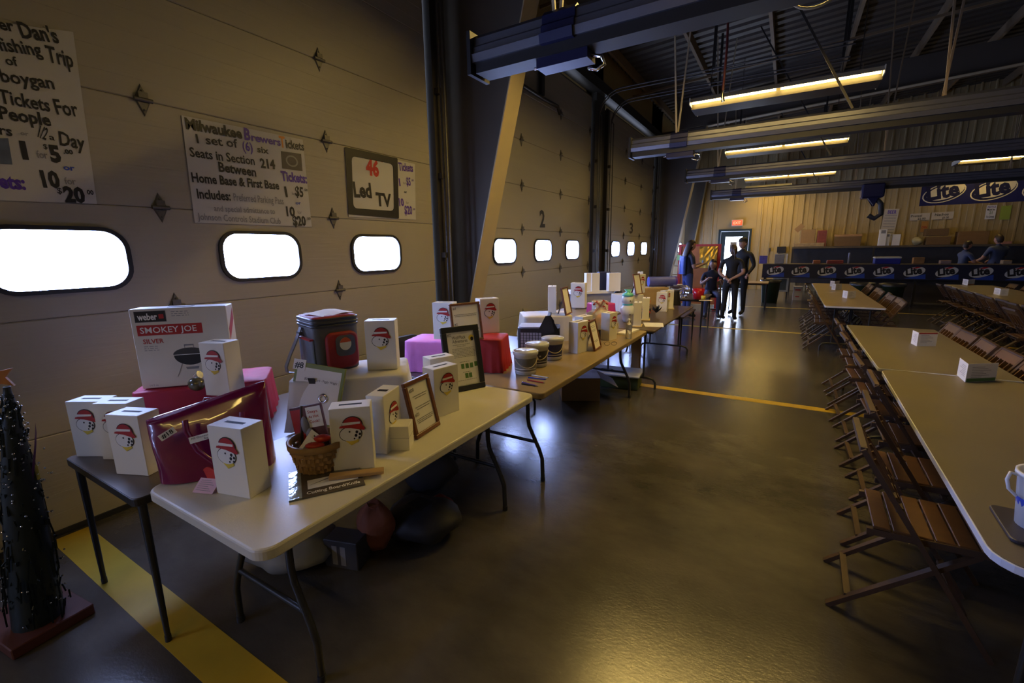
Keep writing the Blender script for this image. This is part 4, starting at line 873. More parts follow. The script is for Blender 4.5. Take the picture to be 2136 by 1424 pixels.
bal_px((1271, 711), (1287, 706), TT, 'white raffle box between the leaning frame and the water bottle', w_=.15)
ballot((-1.60, 3.95), 1.35, 'white raffle box mostly hidden behind the leaning frame on the tan table', w_=.16)
# water bottle
def bottle(x, y, z, label, s_=1.0, par=None):
    t = thing('water_bottle', label, 'bottle', (x, y, z)); P(clear_pl).lathe([(.0, .001), (.028, .002), (.031, .01), (.030, .03), (.032, .05), (.030, .07), (.032, .09), (.031, .14), (.024, .165), (.012, .182), (.012, .195)], 18, cap=False).build('body', t)
    P(white_p).lathe([(.0135, .190), (.0135, .205), (.0, .206)], 12).build('cap', t); P(mat('bottle_label', (.35, .38, .6), .4, var=.6, scale=30)).lathe([(.0325, .095), (.0325, .135)], 18, cap=False).build('label_band', t); return t
q = atz(1311, 706, TT); bottle(q.x, q.y, TT, 'clear water bottle at the far right corner of the tan table')
# eye glasses
q = atz(1274, 719, TT + .01); t = thing('eyeglasses', 'folded thin-rimmed glasses on the tan table in front of the leaning frame', 'glasses', (q.x, q.y, TT), .6)
for x in (-.033, .033): P(black_p).tube([(x + .026 * math.cos(a * PI / 8), .004, .022 + .018 * math.sin(a * PI / 8)) for a in range(17)], .0015, 5).build('rim', t)
for x in (-.06, .06): P(black_p).tube([(x, 0, .025), (x * .9, .07, .022), (x * .8, .12, .005)], .0015, 5).build('temple', t)
# cellophane gift basket
q = atz(1300, 690, TT); t = thing('gift_basket', 'cellophane-wrapped tan gift basket with red bow and orange contents', 'gift basket', (-1.68, 4.62, TT)); t.scale = (1.25,) * 3
P(mat('basket_band', (.45, .34, .20), .6, var=.15)).loft([[(x, y, z) for x, y in rrect(-.13 - k, .13 + k, -.09 - k, .09 + k, .03, 5)] for z, k in ((0, 0), (.09, .012), (.095, .012))]).build('basket', t)
b = P(mat('cellophane', (.8, .75, .7), .08, var=0, alpha=.35)); rg = random.Random(9); b.loft([[((.145 * k) * (1 + .12 * math.sin(i * 2.4)) * math.cos(2 * PI * i / 20), (.11 * k) * (1 + .12 * math.sin(i * 3.3)) * math.sin(2 * PI * i / 20), z) for i in range(20)] for z, k in ((.0, 1.05), (.1, 1.1), (.18, .8), (.22, .3), (.24, .15), (.29, .5))], cap=False); b.build('cellophane_wrap', t)
b = P(mat('orange_pack', (.60, .16, .03), .3, var=.4, scale=18)); b.ball((.03, 0, .13), .09, .06, .055, 12, 6); b.m(mat('navy_pack', (.04, .05, .12), .4, var=.5)).ball((-.07, -.02, .12), .06, .05, .07, 10, 6); b.build('contents', t)
b = P(red_p); b.tube([(-.06, 0, .25), (-.03, 0, .28), (0, 0, .24), (.03, 0, .29), (.07, 0, .26)], .01, 6); b.tube([(0, 0, .24), (-.04, -.05, .18)], .008, 6); b.build('bow', t)
ballot((-1.86, 4.98), .9, 'white raffle box behind the cellophane gift basket, before the pink cloth', z=TT, h=.30)
# snowman figure (stacked white jars)
t = thing('vase_stack', 'white stacked ceramic figure with turquoise ribbon on the dark brown table', 'figurine', (-1.66, 5.55, TT))
P(mat('ceramic_white', (.7, .72, .72), .3, var=.05)).lathe([(0, 0), (.045, 0), (.06, .03), (.062, .08), (.07, .085), (.085, .12), (.085, .18), (.06, .21), (.058, .23), (.075, .25), (.075, .30), (.06, .325), (.045, .33)], 22).build('body', t)
P(mat('turquoise_satin', (.12, .55, .50), .3, var=.15, bump=.4)).lathe([(.06, .322), (.075, .335), (.055, .36), (.022, .375), (.045, .405), (.03, .40)], 18, cap=False).build('ribbon_top', t)
P(mat('turquoise_satin', (.12, .55, .50), .3)).lathe([(.060, .21), (.066, .22), (.060, .232)], 20, cap=False).build('ribbon_band', t)
b = P(K)
for z in (.27, .15, .10): b.ball((.05, -.055, z), .008, seg=8, rings=5)
b.build('buttons', t)
cloth_box((-2.02, 5.35, TT + .002), .8, .30, .24, .22, mat('hot_pink', (.55, .03, .16), .5, var=.1, bump=.4), 'hot pink cloth-covered box behind the white stacked figure', seed=11, flare=.03)
b = P(mat('red_poinsettia', (.55, .03, .015), .5, var=.2, bump=.5, bscale=20)); rg = random.Random(3)
for i in range(26):
    a_ = rg.uniform(0, 6.3); e1 = rg.uniform(.05, .14); zc = rg.uniform(.02, .14); b.M = Matrix.Translation((0, 0, .12)) @ Matrix.Rotation(a_, 4, 'Z') @ Matrix.Rotation(rg.uniform(-1.1, .5), 4, 'Y'); b.loft([[(0, -.006, 0), (0, .006, 0), (0, 0, .003)], [(e1 * .5, -.028, 0), (e1 * .5, .028, 0), (e1 * .5, 0, .004)], [(e1, -.002, .01), (e1, .002, .01), (e1, 0, .011)]], smooth=False)
o = b.build('red_flower_bunch', None, (-1.52, 5.86, TT + .03)); tag(o, 'bunch of red artificial petals on the dark brown table', 'flowers', kind='stuff')
P(mat('dark_pot', (.03, .03, .03), .5)).lathe([(.05, -.12), (.075, 0), (.07, .02)], 14).build('pot', o, (0, 0, .09))
# narrow boxes with feet
def slim(p, ang, label, h=.285, z=TT):
    t = thing('slim_raffle_box', label, 'box', (p[0], p[1], z), ang, 'narrow white boxes seen edge-on'); P(white_box).bbox(0, .165, 0, .085, .0, h, .002).build('body', t)
    P(slot_shade_m).box(.04, .125, .035, .05, h - .001, h + .0006).build('slot_shade', t); P(mat('foot_card', (.62, .50, .28), .6, var=.1)).bbox(-.02, .185, -.015, .10, 0, .012, .002).build('base_flap', t); return t  # dark patch on the lid paints the slot's shade
q = atz(1337, 682, TT); slim((-1.40, 5.23), 1.80, 'slim white box edge-on at the near corner of the dark brown table')
q = atz(1356, 668, TT); slim((-1.44, 5.75), 1.80, 'slim white box edge-on, second along the dark brown table edge')
bal_px((1368, 649), (1389, 650), TT, 'white raffle box in the middle of the dark brown table by dark leaves', w_=.15)
slim((-1.40, 7.0), 1.80, 'slim white box edge-on at the far end of the dark brown table')
ballot((-1.50, 6.9), 1.1, 'white raffle box behind the middle one on the dark brown table')
o = P(paper).slab([(0, 0), (.20, .06), (.12, .36), (-.10, .28)], 0, .002).build('white_sheet', None, (-1.36, 5.28, TT + .001)); tag(o, 'white sheet of paper at the edge of the dark brown table', 'paper')
o = P(paper).bbox(0, .12, 0, .34, 0, .02, .002).build('white_book', None, (-1.50, 4.66, TT + .001), -.1); tag(o, 'flat white booklet beyond the water bottle on the tan table end', 'booklet')
b = P(mat('dark_leaves', (.02, .025, .03), .5, var=.3)); 
for i in range(14):
    b.M = Matrix.Rotation(i * 2.4, 4, 'Z') @ Matrix.Rotation(-.5 - .05 * i, 4, 'Y'); b.loft([[(0, -.004, 0), (0, .004, 0), (0, 0, .002)], [(.06, -.02, 0), (.06, .02, 0), (.06, 0, .003)], [(.12, -.002, 0), (.12, .002, 0), (.12, 0, .001)]], smooth=False)
tag(b.build('dark_leaves', None, (-1.48, 6.3, TT + .03)), 'cluster of dark leaves between the slim boxes', 'leaves', kind='stuff')
# grey bin group
o = thing('grey_bin', 'tall grey storage bin draped with white cloth by the door wall', 'bin', (-2.72, 6.35, TT), .75)
P(mat('grey_plastic', (.26, .26, .31), .5, var=.08)).bbox(0, .62, 0, .42, 0, .25, .02).build('bin_body', o); P(grey_p).box(.30, .304, -.002, 0, .02, .24).build('panel_seam', o)
cloth_box((-2.74, 6.30, TT + .235), .75, .66, .50, .03, white_cloth, 'white cloth draped on top of the grey bin', 'white_cloth', .03, 12, 'cloth')
for i, (u, w2) in enumerate(((1223, .10), (1234, .13), (1270, .19))):
    q = atz(u, 607, 1.01); ballot((q.x, q.y), .75, ['white box at the left on the grey bin', 'white box second from left on the grey bin', 'wide white box on the right of the grey bin'][i], z=1.006, w_=w2, h=.275, em=False, group='white boxes on the grey bin')
q = atz(1247, 606, 1.01); o = P(mat('navy_cover', (.015, .02, .07), .5, var=.2)).bbox(0, .20, 0, .10, 0, .285, .01).build('navy_case', None, (q.x - .02, q.y + .1, 1.006), .75); tag(o, 'dark navy case standing between white boxes on the grey bin', 'case')
q = atz(1296, 606, .99); b = P(blk); b.loft([[(.1 * k * math.cos(2 * PI * i / 16), .05 * math.sin(2 * PI * i / 16), z) for i in range(16)] for z, k in ((0, 1), (.12, 1), (.2, .8), (.25, .4))]); tag(b.build('black_bag', None, (-2.28, 7.1, TT)), 'rounded black bag to the right of the grey bin', 'bag')
# far items on the tan rear table / brown table
framed((-1.83, 6.50), (-1.80, 6.70), .985, .30, .2, wood_b, 'dark narrow frame seen edge-on above the red petals', [], .014, wid=.22)
o = cloth_box((-1.97, 6.38, TT + .002), .9, .36, .34, .24, white_cloth, 'white cloth-covered riser holding the far frame and box', seed=14, flare=.03)
q = atz(1328, 612, .99); ballot((-1.86, 6.74), 1.2, 'white raffle box on the far white riser beside the edge-on frame', z=.985)
t = thing('duffel_bag', 'blue rolled duffel on the far end of the tables', 'bag', (-2.02, 8.0, .98), .55); b = P(mat('blue_nylon', (.10, .12, .40), .4, var=.15)); b.tube([(-.02, 0, .09), (0, 0, .09), (.42, 0, .09), (.44, 0, .09)], .085, 16); b.build('bag_body', t); P(purple_p).tube([(.43, 0, .09), (.46, 0, .09)], .088, 16).build('end_panel', t)
cloth_box((-2.10, 7.72, TT - .2), .55, .50, .30, .44, mat('tan_cloth', (.5, .33, .12), .5, var=.15, bump=.4), 'tan cloth-covered riser under the blue duffel', seed=15, flare=.03)
t = folding_table(-2.25, -1.35, 7.6, 8.75, TT - .2, dark_top, 'low dark table under the tan riser, between the brown and card tables', 'post', .02, .03)
slim((-1.95, 7.3), 1.83, 'slim white box standing tall before the blue duffel', z=.985)
o = cloth_box((-2.02, 7.2, TT + .0), .9, .16, .22, .243, mat('hot_yellow', (.5, .30, .08), .5, var=.1), 'small yellow-tan wrapped block under the tall slim box', seed=17, flare=.01)
t = thing('shoe_pile', 'white and black shoe shape on the brown table', 'shoe', (-1.86, 6.6, TT + .0), 1.0); P(white_p).loft([[(x, y, z) for x, y in rrect(0, .26, 0, .10, .04, 5)] for z in (0, .12)] + [[(x, y, .2) for x, y in rrect(.02, .14, .02, .08, .02, 5)]]).build('body', t); P(blk).tube([(.04, .05, .2), (.1, .05, .25), (.18, .05, .18), (.25, .05, .12)], .02, 8).build('strap', t)
# stacked bowls
t = thing('serving_bowls', 'stack of brown and cream bowls on the low dark table', 'bowls', (-1.62, 8.25, TT - .2))
for i, (m_, z) in enumerate(((paper, .36), (mat('brown_glaze', (.12, .05, .03), .3), .40), (paper, .44))): P(m_).lathe([(.05, z), (.10, z + .03), (.105, z + .035), (.09, z + .03), (.04, z + .01)], 18).build('bowl', t)
P(blk).lathe([(.09, 0), (.10, .1), (.06, .36)], 14).build('stand', t)
# glass jar and red pail on card table
q = atz(1424, 620, .70); t = thing('glass_jar', 'round clear glass cookie jar on the card table', 'jar', (q.x, q.y, .70))
P(mat('jar_glass', (.75, .78, .95), .05, var=0, trans=.9)).lathe([(0, 0), (.06, 0), (.07, .02), (.06, .03), (.12, .08), (.14, .14), (.12, .20), (.07, .235), (.0, .24)], 24, cap=False).build('bowl', t); P(chrome).lathe([(0, 0), (.10, .0), (.09, .02), (0, .02)], 20).build('foot', t)
q = atz(1455, 624, .70); t = thing('red_pail', 'bright red pail with white scoop on the card table', 'bucket', (q.x, q.y + .05, .70)); P(mat('red_enamel', (.50, .01, .02), .25, var=.1)).lathe([(0, 0), (.085, 0), (.11, .19), (.1, .19), (.08, .02)], 22).build('shell', t); P(red_p).tube([(-.11, 0, .17), (-.06, 0, .22), (.06, 0, .22), (.11, 0, .17)], .005, 6).build('handle', t)
P(yellow_p).lathe([(0, 0), (.035, 0), (.04, .07), (.03, .07)], 14).build('yellow_cup', None, (q.x + .10, q.y - .02, .70)); tag(bpy.data.objects['yellow_cup'], 'small yellow cup beside the red pail', 'cup')
o = P(mat('cream_card', (.7, .6, .4), .6)).slab([(0, 0), (.22, .05), (.20, .2), (0, .12)], 0, .003).build('cream_sheet', None, (q.x + .06, q.y - .25, .701)); tag(o, 'cream sheet lying at the corner of the card table', 'paper')
o = P(paper).bbox(0, .2, 0, .16, 0, .07, .01).build('white_carton', None, (-1.98, 9.3, .70), .4); tag(o, 'low white carton left of the glass jar on the card table', 'box')

# ================================================================ things under the tables
def lump(name, loc, r, m_, label, cat, seed=1, rz=0):
    rg = random.Random(seed); ph_ = [rg.uniform(0, 6) for _ in range(6)]; b = P(m_); rings = []
    for k in range(1, 9):
        ph0 = PI * k / 9; rings.append([(r[0] * math.sin(ph0) * math.cos(2 * PI * i / 18) * (1 + .13 * math.sin(3 * 2 * PI * i / 18 + ph_[0] + k)), r[1] * math.sin(ph0) * math.sin(2 * PI * i / 18) * (1 + .13 * math.sin(4 * 2 * PI * i / 18 + ph_[1])), max(0, r[2] - r[2] * math.cos(ph0) * (1 + .1 * math.sin(i + k)))) for i in range(18)])
    return tag(b.loft(rings).build(name, None, loc, rz), label, cat)
sack = mat('dark_sack', (.025, .025, .03), .6, var=.3, bump=.4, bscale=10)
lump('black_sack', (-1.72, 1.78, 0), (.24, .20, .10), sack, 'black sack lying on the floor under the white table', 'bag', 3)
lump('orange_cloth', (-1.86, 1.55, .0), (.12, .10, .14), mat('salmon_cloth', (.32, .10, .05), .7, var=.2, bump=.4), 'salmon cloth bundle on the floor under the white table', 'cloth', 4)
lump('white_bundle', (-2.2, 1.25, 0), (.26, .22, .10), mat('dull_white_cloth', (.25, .25, .24), .7, var=.1, bump=.3), 'dull white bundle on the floor under the near tables', 'bag', 5)
b = P(mat('dark_shoebox', (.05, .05, .06), .5)); b.bbox(0, .2, 0, .12, 0, .16, .004); b.m(grey_p).box(.05, .08, -.001, 0, .02, .13).box(.10, .13, -.001, 0, .02, .13); tag(b.build('striped_carton', None, (-1.98, 1.30, 0), .3), 'small dark carton with two pale stripes under the white table', 'box')
lump('grey_tote', (-2.05, 2.2, 0), (.22, .18, .16), mat('dark_grey_cloth', (.08, .08, .09), .7, var=.1), 'dark grey bag on the floor under the far end of the white table', 'bag', 7)
lump('red_parcel', (-1.78, 2.02, 0), (.08, .07, .05), mat('dull_red', (.25, .03, .015), .6), 'small red parcel on the floor under the white table', 'parcel', 8)
t = thing('flap_carton', 'open cardboard carton with raised grey flap under the tan table', 'box', (-2.0, 4.35, 0), .5)
P(cardboard).bbox(0, .42, 0, .36, 0, .26, .003).build('carton', t); b = P(mat('grey_card', (.30, .28, .33), .7, var=.1)); b.M = Matrix.Translation((.42, 0, .26)) @ Matrix.Rotation(.5, 4, 'Y'); b.box(0, .22, 0, .36, 0, .004); b.build('flap', t); b = P(mat('grey_card', (.30, .28, .33), .7, var=.1)); b.box(0, .42, .0, .36, .2605, .262); b.build('top_panel', t)
t = thing('white_sign_box', 'flat white board with a ring mark on a green crate under the tan table', 'box', (-1.93, 5.05, 0), .12)
P(mat('green_crate', (.06, .09, .03), .6, var=.1)).bbox(0, .56, 0, .30, 0, .16, .006).build('crate', t); P(mat('blue_white_board', (.58, .62, .75), .5, var=.05)).bbox(-.02, .58, -.06, .36, .163, .18, .003).build('board', t)
P(black_p).loft([[(.15 + r * 1.2 * math.cos(2 * PI * i / 20), .14 + r * math.sin(2 * PI * i / 20), .1805 + (q)) for i in range(20)] for r, q in ((.08, 0), (.08, .0006), (.06, .0006), (.06, 0))], cap=False, smooth=False).build('ring_mark', t)
o = P(cardboard).bbox(0, .10, 0, .30, 0, .62, .004).build('tan_panel', None, (-1.56, 5.45, 0), .2); tag(o, 'upright tan board standing between the tan and brown tables', 'board')

# ================================================================ decorated wire tree at the left edge
q = atz(40, 1262, .06); t = thing('decorated_tree', 'slim dark tinsel tree with beads and orange star at the left photo edge', 'tree', (-2.76, .38, 0))
SHR = Matrix.Identity(4); SHR[0][2] = .052; SHR[1][2] = .062
P(mat('red_brown_board', (.10, .03, .02), .45, var=.3, scale=6)).bbox(-.25, .13, -.13, .15, 0, .05, .004).build('base_board', t, rz=.12)
ht = 1.13
b = P(wood_k); b.M = SHR; b.tube([(0, 0, .05), (0, 0, ht)], .012, 8).build('trunk', t)
rg = random.Random(5); b = P(mat('dark_tinsel', (.012, .02, .022), .35, .3, var=.5)); bd = P(chrome); b.M = SHR; bd.M = SHR
for i in range(900):
    f = rg.random() ** .8; z = .07 + f * (ht - .10); r = (.095 * (1 - f) ** .8 + .015) * rg.uniform(.6, 1.0); a_ = rg.uniform(0, 2 * PI)
    p = Vector((r * math.cos(a_), r * math.sin(a_), z)); e1 = p + Vector((rg.uniform(-.012, .012), rg.uniform(-.012, .012), rg.uniform(-.12, .03)))
    b.bar(tuple(p), tuple(e1), .004, .006)
    if i % 4 == 0: bd.ball(tuple(p * 1.0 + Vector((math.cos(a_) * (.012 + .03 * (i % 5 == 0)), math.sin(a_) * (.012 + .03 * (i % 5 == 0)), 0))), rg.uniform(.003, .0055), seg=6, rings=4)
o = b.build('tinsel', t); o['kind'] = 'stuff'; o = bd.build('beads', t); o['kind'] = 'stuff'
b = P(mat('dark_teal_core', (.01, .018, .02), .5, var=.4, scale=8)); b.M = SHR; b.lathe([(.085, .05), (.08, .3), (.06, ht * .6), (.025, ht * .9), (.01, ht)], 14).build('core', t)
b = P(mat('purple_ribbon', (.07, .01, .09), .4, var=.2)); b.M = SHR; b.loft([[(.085 * math.cos(.3 + k * .14), .075 * math.sin(.3 + k * .14), .72 + .05 * k + dz) for dz in (0, .05)] for k in range(5)], cap=False, smooth=False, closed=False); b.build('ribbon', t)
b = P(mat('orange_star', (.42, .15, .015), .5, var=.15)); sp_ = []
for i in range(10):
    r = .062 if i % 2 == 0 else .027; a_ = PI / 2 + i * PI / 5 + .25; sp_.append((r * math.cos(a_), r * math.sin(a_)))
b.M = Matrix.Translation((.06, .05, ht + .045)) @ Matrix.Rotation(.9, 4, 'Z'); b.prism(sp_, -.006, .006); b.build('star', t)
q = atx(66, 985, -2.70); b = P(mat('pale_green_note', (.35, .34, .12), .6, var=.05)); b.M = Matrix.Rotation(.6, 4, 'Z'); b.box(-.02, .03, 0, .001, -.035, .035); b.m(G_)
for k in range(5): b.box(-.015, .022, -.0006, 0, .022 - k * .011, .024 - k * .011)
b.M = Matrix(); b.build('note', t, (q.x + 2.76, q.y - .38, q.z))

# ================================================================ on the dining tables
def menu(u0, v0, u1, v1, u2, v2, label, accent, open_=None):
    p, s_, r = atz(u0, v0, TT), atz(u1, v1, TT), atz(u2, v2, TT)
    t = thing('menu_card', label, 'card', (s_.x, s_.y, TT), 0, 'folded menu cards'); h = .125
    for k, e in enumerate((p, r)):
        d = e - s_; nrm = Vector((-d.y, d.x, 0)).normalized() * .0008
        b = P(paper); q = [Vector((0, 0, .0)), d]; 
        b.loft([[tuple(q[0] + nrm + Vector((0, 0, z))), tuple(q[1] + nrm + Vector((0, 0, z))), tuple(q[1] - nrm + Vector((0, 0, z))), tuple(q[0] - nrm + Vector((0, 0, z)))] for z in (.0005, h)], smooth=False)
        o = b.build('panel', t)
        b = P(G_); off = nrm * 1.6
        for row in range(7):
            z = h * (.25 + .09 * row)
            for sg in (1, -1):
                b.loft([[tuple(d * f + off * sg + Vector((0, 0, z))), tuple(d * f + off * sg * 1.2 + Vector((0, 0, z))), tuple(d * f + off * sg * 1.2 + Vector((0, 0, z + .0025))), tuple(d * f + off * sg + Vector((0, 0, z + .0025)))] for f in (.15, .5 + .35 * ((row * 37) % 10) / 10)], smooth=False)
        b.build('fine_print', o)
        if accent:
            b = P(accent); zr = (h * .90, h * .995) if accent is red_p else (.002, h * .20)
            for sg in (1, -1): b.loft([[tuple(d * f + off * sg + Vector((0, 0, zr[0]))), tuple(d * f + off * sg * 1.1 + Vector((0, 0, zr[0]))), tuple(d * f + off * sg * 1.1 + Vector((0, 0, zr[1]))), tuple(d * f + off * sg + Vector((0, 0, zr[1])))] for f in (.02, .98)], smooth=False)
            if k == 1: b.build('colour_band', o)
    return t
menu(1900, 716, 1912, 722, 1952, 722, 'folded menu card with red band on the far half of the long table', red_p)
menu(1996, 782, 2013, 797, 2076, 794, 'folded menu card with green band in the middle of the long table', green_p)
menu(1757, 620, 1767, 622, 1784, 621, 'folded menu card nearest on the middle distance table', None)
menu(1734, 604, 1742, 605, 1755, 604, 'folded menu card second on the middle distance table', None)
menu(1731, 597, 1740, 598, 1750, 597, 'folded menu card farthest on the middle distance table', orange_p)
menu(2072, 614, 2085, 617, 2102, 617, 'folded menu card on the table at the right photo edge', None)
menu(2007, 593, 2018, 595, 2032, 594, 'folded menu card on the far right table near the bar', orange_p)
# white utensil bucket on a dark tray
q = atz(2150, 1118, TT); p0 = atz(2052, 1062, TT); 
o = P(mat('dark_tray', (.035, .03, .045), .4, var=.2)).slab(rrect(0, .42, 0, .24, .02), 0, .012, .003).build('serving_tray', None, (p0.x + .005, p0.y - .21, TT + .001), -.05); tag(o, 'dark serving tray under the white bucket at the near end of the long table', 'tray')
t = thing('utensil_bucket', 'white bucket of white utensils at the right photo edge', 'bucket', (q.x + .04, q.y + .05, TT + .013))
P(mat('white_bucket', (.72, .74, .8), .35, var=.04)).lathe([(0, 0), (.062, 0), (.078, .165), (.084, .168), (.084, .18), (.074, .18), (.06, .01)], 26).build('shell', t)
b = P(blue_p); b.loft([[(.0665 * math.cos(a_), .0665 * math.sin(a_), .055), (.0715 * math.cos(a_), .0715 * math.sin(a_), .095)] for a_ in [-3.4 + .1 * i for i in range(17)]], cap=False, smooth=False, closed=False); b.build('label_band', t)
b = P(mat('white_bucket', (.72, .74, .8), .35)); b.tube([(-.082, 0, .165), (-.10, -.01, .172), (-.108, -.02, .15), (-.10, -.02, .12), (-.08, -.02, .1)], .005, 6); b.build('handle', t)
for i in range(4):
    a_ = 2.4 + i * 1.3; tt = thing('plastic_utensil', 'white plastic utensil %s in the white bucket' % ['leaning left', 'leaning towards the camera', 'leaning right', 'leaning away'][i], 'utensil', (q.x + .04 + .03 * math.cos(a_), q.y + .05 + .03 * math.sin(a_), TT + .03), a_, 'white utensils in the bucket')
    P(white_p).bar((0, 0, 0), (.02, 0, .17), .010, .002).build('grip', tt); P(white_p).loft([[(.02 + .003, y, .17 + z) for y in (-.01 * k, .01 * k)] + [(.021, .01 * k, .17 + z), (.021, -.01 * k, .17 + z)] for z, k in ((0, .5), (.02, 1.2), (.045, .8))], smooth=False).build('spoon_head', tt)

# ================================================================ the bar at the far end
BY = 15.9
bar_t = thing('bar_counter', 'long bar counter with blue printed skirt across the far end of the hall', 'bar', (-.62, BY, 0))
P(mat('bar_top', (.06, .05, .045), .35, var=.2)).bbox(0, 9.5, .03, .75, 1.07, 1.11, .006).build('bar_top', bar_t)
for x in (.05, 1.8, 3.6, 5.4, 7.2, 9.3): P(steel_d).box(x, x + .05, .10, .15, 0, 1.07).box(x, x + .05, .62, .67, 0, 1.07).build('bar_leg', bar_t)
P(mat('bar_panel', (.07, .055, .04), .6, var=.2)).box(1.9, 9.5, .55, .57, .05, 1.07).build('rear_panel', bar_t)
sk = thing('bar_banner', 'navy banner skirt with repeated white oval logos on the bar front', 'banner', (-.62, BY, 0))
P(mat('navy_vinyl', (.012, .014, .035), .4, var=.1)).box(0, 9.5, 0, .01, .70, 1.10).build('vinyl', sk)
def logo(par, x, z, s, y=0.0, swoosh=True, dark=black_p, pale=mat('logo_silver', (.55, .55, .53), .4, var=.05)):
    b = MB()
    def D(m_, pts, d): b.m(m_).loft([[(x + p * s, y - d * .5, z + q * s) for p, q in pts], [(x + p * s, y - d, z + q * s) for p, q in pts]], smooth=False)
    rot = lambda cx, cz, rx, rz, a_: [(cx + rx * math.cos(t_) * math.cos(a_) - rz * math.sin(t_) * math.sin(a_), cz + rx * math.cos(t_) * math.sin(a_) + rz * math.sin(t_) * math.cos(a_)) for t_ in [2 * PI * i / 22 for i in range(22)]]
    if swoosh: D(mat('logo_blue', (.02, .06, .35), .4, var=.05), [(-.45, -.40), (.55, -.42), (.52, -.12), (.1, -.25)], .002)
    D(pale, rot(0, 0, .50, .27, .28), .004)
    if not swoosh: D(dark, rot(.0, .0, .47, .245, .28), .005); D(pale, rot(.03, .02, .43, .21, .30), .006)
    else: D(red_p, [(-.2, .17), (.1, .30), (.30, .28), (.1, .20)], .005)
    b.m(dark); b.text('Lite', x - .36 * s, z - .20 * s, .40 * s, .74 * s, y - .007, .045, .17)
    return b.build('printed_logo', par)
for i in range(13): logo(sk, .34 + i * .642, .915, .45)
# large hung banner on the right
p0, p1 = aty(1917, 430, 18), aty(1935, 378, 18)
bn = thing('hanging_banner', 'large navy banner with big white oval logos hanging above the bar, right', 'banner', (p0.x, 18, p0.z))
P(mat('navy_banner', (.012, .015, .10), .4, var=.1)).box(0, 5.4, 0, .01, .0, .66).build('vinyl', bn)
pl = mat('logo_cream', (.75, .70, .55), .4, var=.03)
for i in range(5): logo(bn, .50 + i * 1.02, .34, .95, 0, False, mat('navy_ink', (.01, .012, .06), .4, var=0), pl)
for x in (.1, 2.7, 5.3): P(steel_d).tube([(x, .0, .66), (x, 0, roof_z(p0.x + x) - p0.z - .05)], .005, 5).build('suspension_wire', bn)
# rear shelf along the wall
SY = 19.3; SZ = 1.60
sh_ = thing('wall_shelf', 'long dark shelf along the ribbed far wall', 'shelf', (.12, SY, 0))
P(mat('dark_shelf', (.10, .08, .055), .5, var=.2)).box(0, 9.5, 0, .6, SZ - .06, SZ).build('shelf_board', sh_)
P(mat('shelf_back', (.06, .055, .05), .6, var=.2)).box(0, 9.5, .45, .47, .3, SZ - .06).build('shelf_backing', sh_)
P(mat('dark_shelf', (.10, .08, .055), .5, var=.2)).box(0, 9.5, -.2, .45, .88, .92).build('lower_shelf', sh_)
for x in (0, 2.3, 4.6, 7, 9.4): P(steel_d).box(x, x + .05, .0, .05, 0, SZ - .06).build('upright', sh_)
def sbox(name, u0, v0, u1, v1, m_, label, cat, Y=SY + .1, dep=.3, base=SZ, extra=None):
    a, c_ = aty(u0, v0, Y), aty(u1, v1, Y); x0, x1 = min(a.x, c_.x), max(a.x, c_.x); zt = max(a.z, c_.z); zb = min(a.z, c_.z) if base is None else base
    b = P(m_); b.bbox(0, x1 - x0, 0, dep, 0, zt - zb, .008)
    if extra: extra(b, x1 - x0, zt - zb)
    return tag(b.build(name, None, (x0, Y, zb + .001)), label, cat)
cb2 = mat('brown_carton', (.17, .10, .04), .75, var=.15); cb3 = mat('light_lid', (.42, .24, .10), .6, var=.1)
sbox('cardboard_box', 1668, 512, 1702, 478, cardboard, 'brown carton at the left end of the wall shelf', 'box', extra=lambda b, w_, h: b.m(cardboard).bar((0, 0, h), (-.12, 0, h + .12), .02, .28))
sbox('red_crate', 1703, 512, 1726, 480, mat('dull_red_print', (.22, .05, .04), .6, var=.4), 'dull red printed carton beside the brown one on the wall shelf', 'box')
sbox('serving_case', 1740, 512, 1798, 488, cb2, 'wide dark case with pale orange lid on the wall shelf', 'box', extra=lambda b, w_, h: b.m(cb3).bbox(-.01, w_ + .01, -.01, .31, h - .07, h + .002, .004))
sbox('flat_tray', 1655, 513, 1720, 506, mat('tray_tan', (.30, .22, .12), .6, var=.4), 'low tan tray of small goods in front of the cartons on the shelf', 'tray', Y=SY - .0, dep=.08)
for i, (u0, u1, v0, v1) in enumerate(((1832, 1852, 505, 478), (1846, 1858, 514, 487), (1859, 1880, 514, 488))):
    sbox('paper_roll' if i < 2 else 'menu_stack', u0, v0, u1, v1, paper, ['white container with a dark top, left of three on the shelf', 'white container, middle of three on the shelf', 'wide white pack, right of three on the shelf'][i], 'container', Y=SY + .04 * i, dep=.12, extra=(lambda b, w_, h: b.m(G_).box(w_ * .2, w_ * .8, -.002, 0, h * .75, h * .95)) if i < 2 else None)
lump('plastic_bag', (aty(1912, 510, SY + .2).x, SY + .22, SZ), (.14, .14, .13), mat('cream_bag', (.45, .40, .22), .5, var=.2), 'crumpled cream plastic bag on the wall shelf', 'bag', 6)
sbox('open_carton', 1930, 516, 1985, 493, cb2, 'wide dark brown carton below a smaller one on the wall shelf', 'box')
sbox('carton_top', 1930, 492, 1981, 476, cb2, 'upper brown carton stacked on the wide one on the wall shelf', 'box', base=aty(1930, 492, SY + .1).z)
sbox('large_carton', 1993, 520, 2066, 481, mat('orange_brown_carton', (.22, .12, .04), .7, var=.15), 'largest brown carton on the wall shelf behind the workers', 'box')
sbox('snack_box', 2086, 520, 2112, 503, mat('red_white_pack', (.45, .22, .15), .5, var=.5), 'small red and white carton at the right on the wall shelf', 'box')
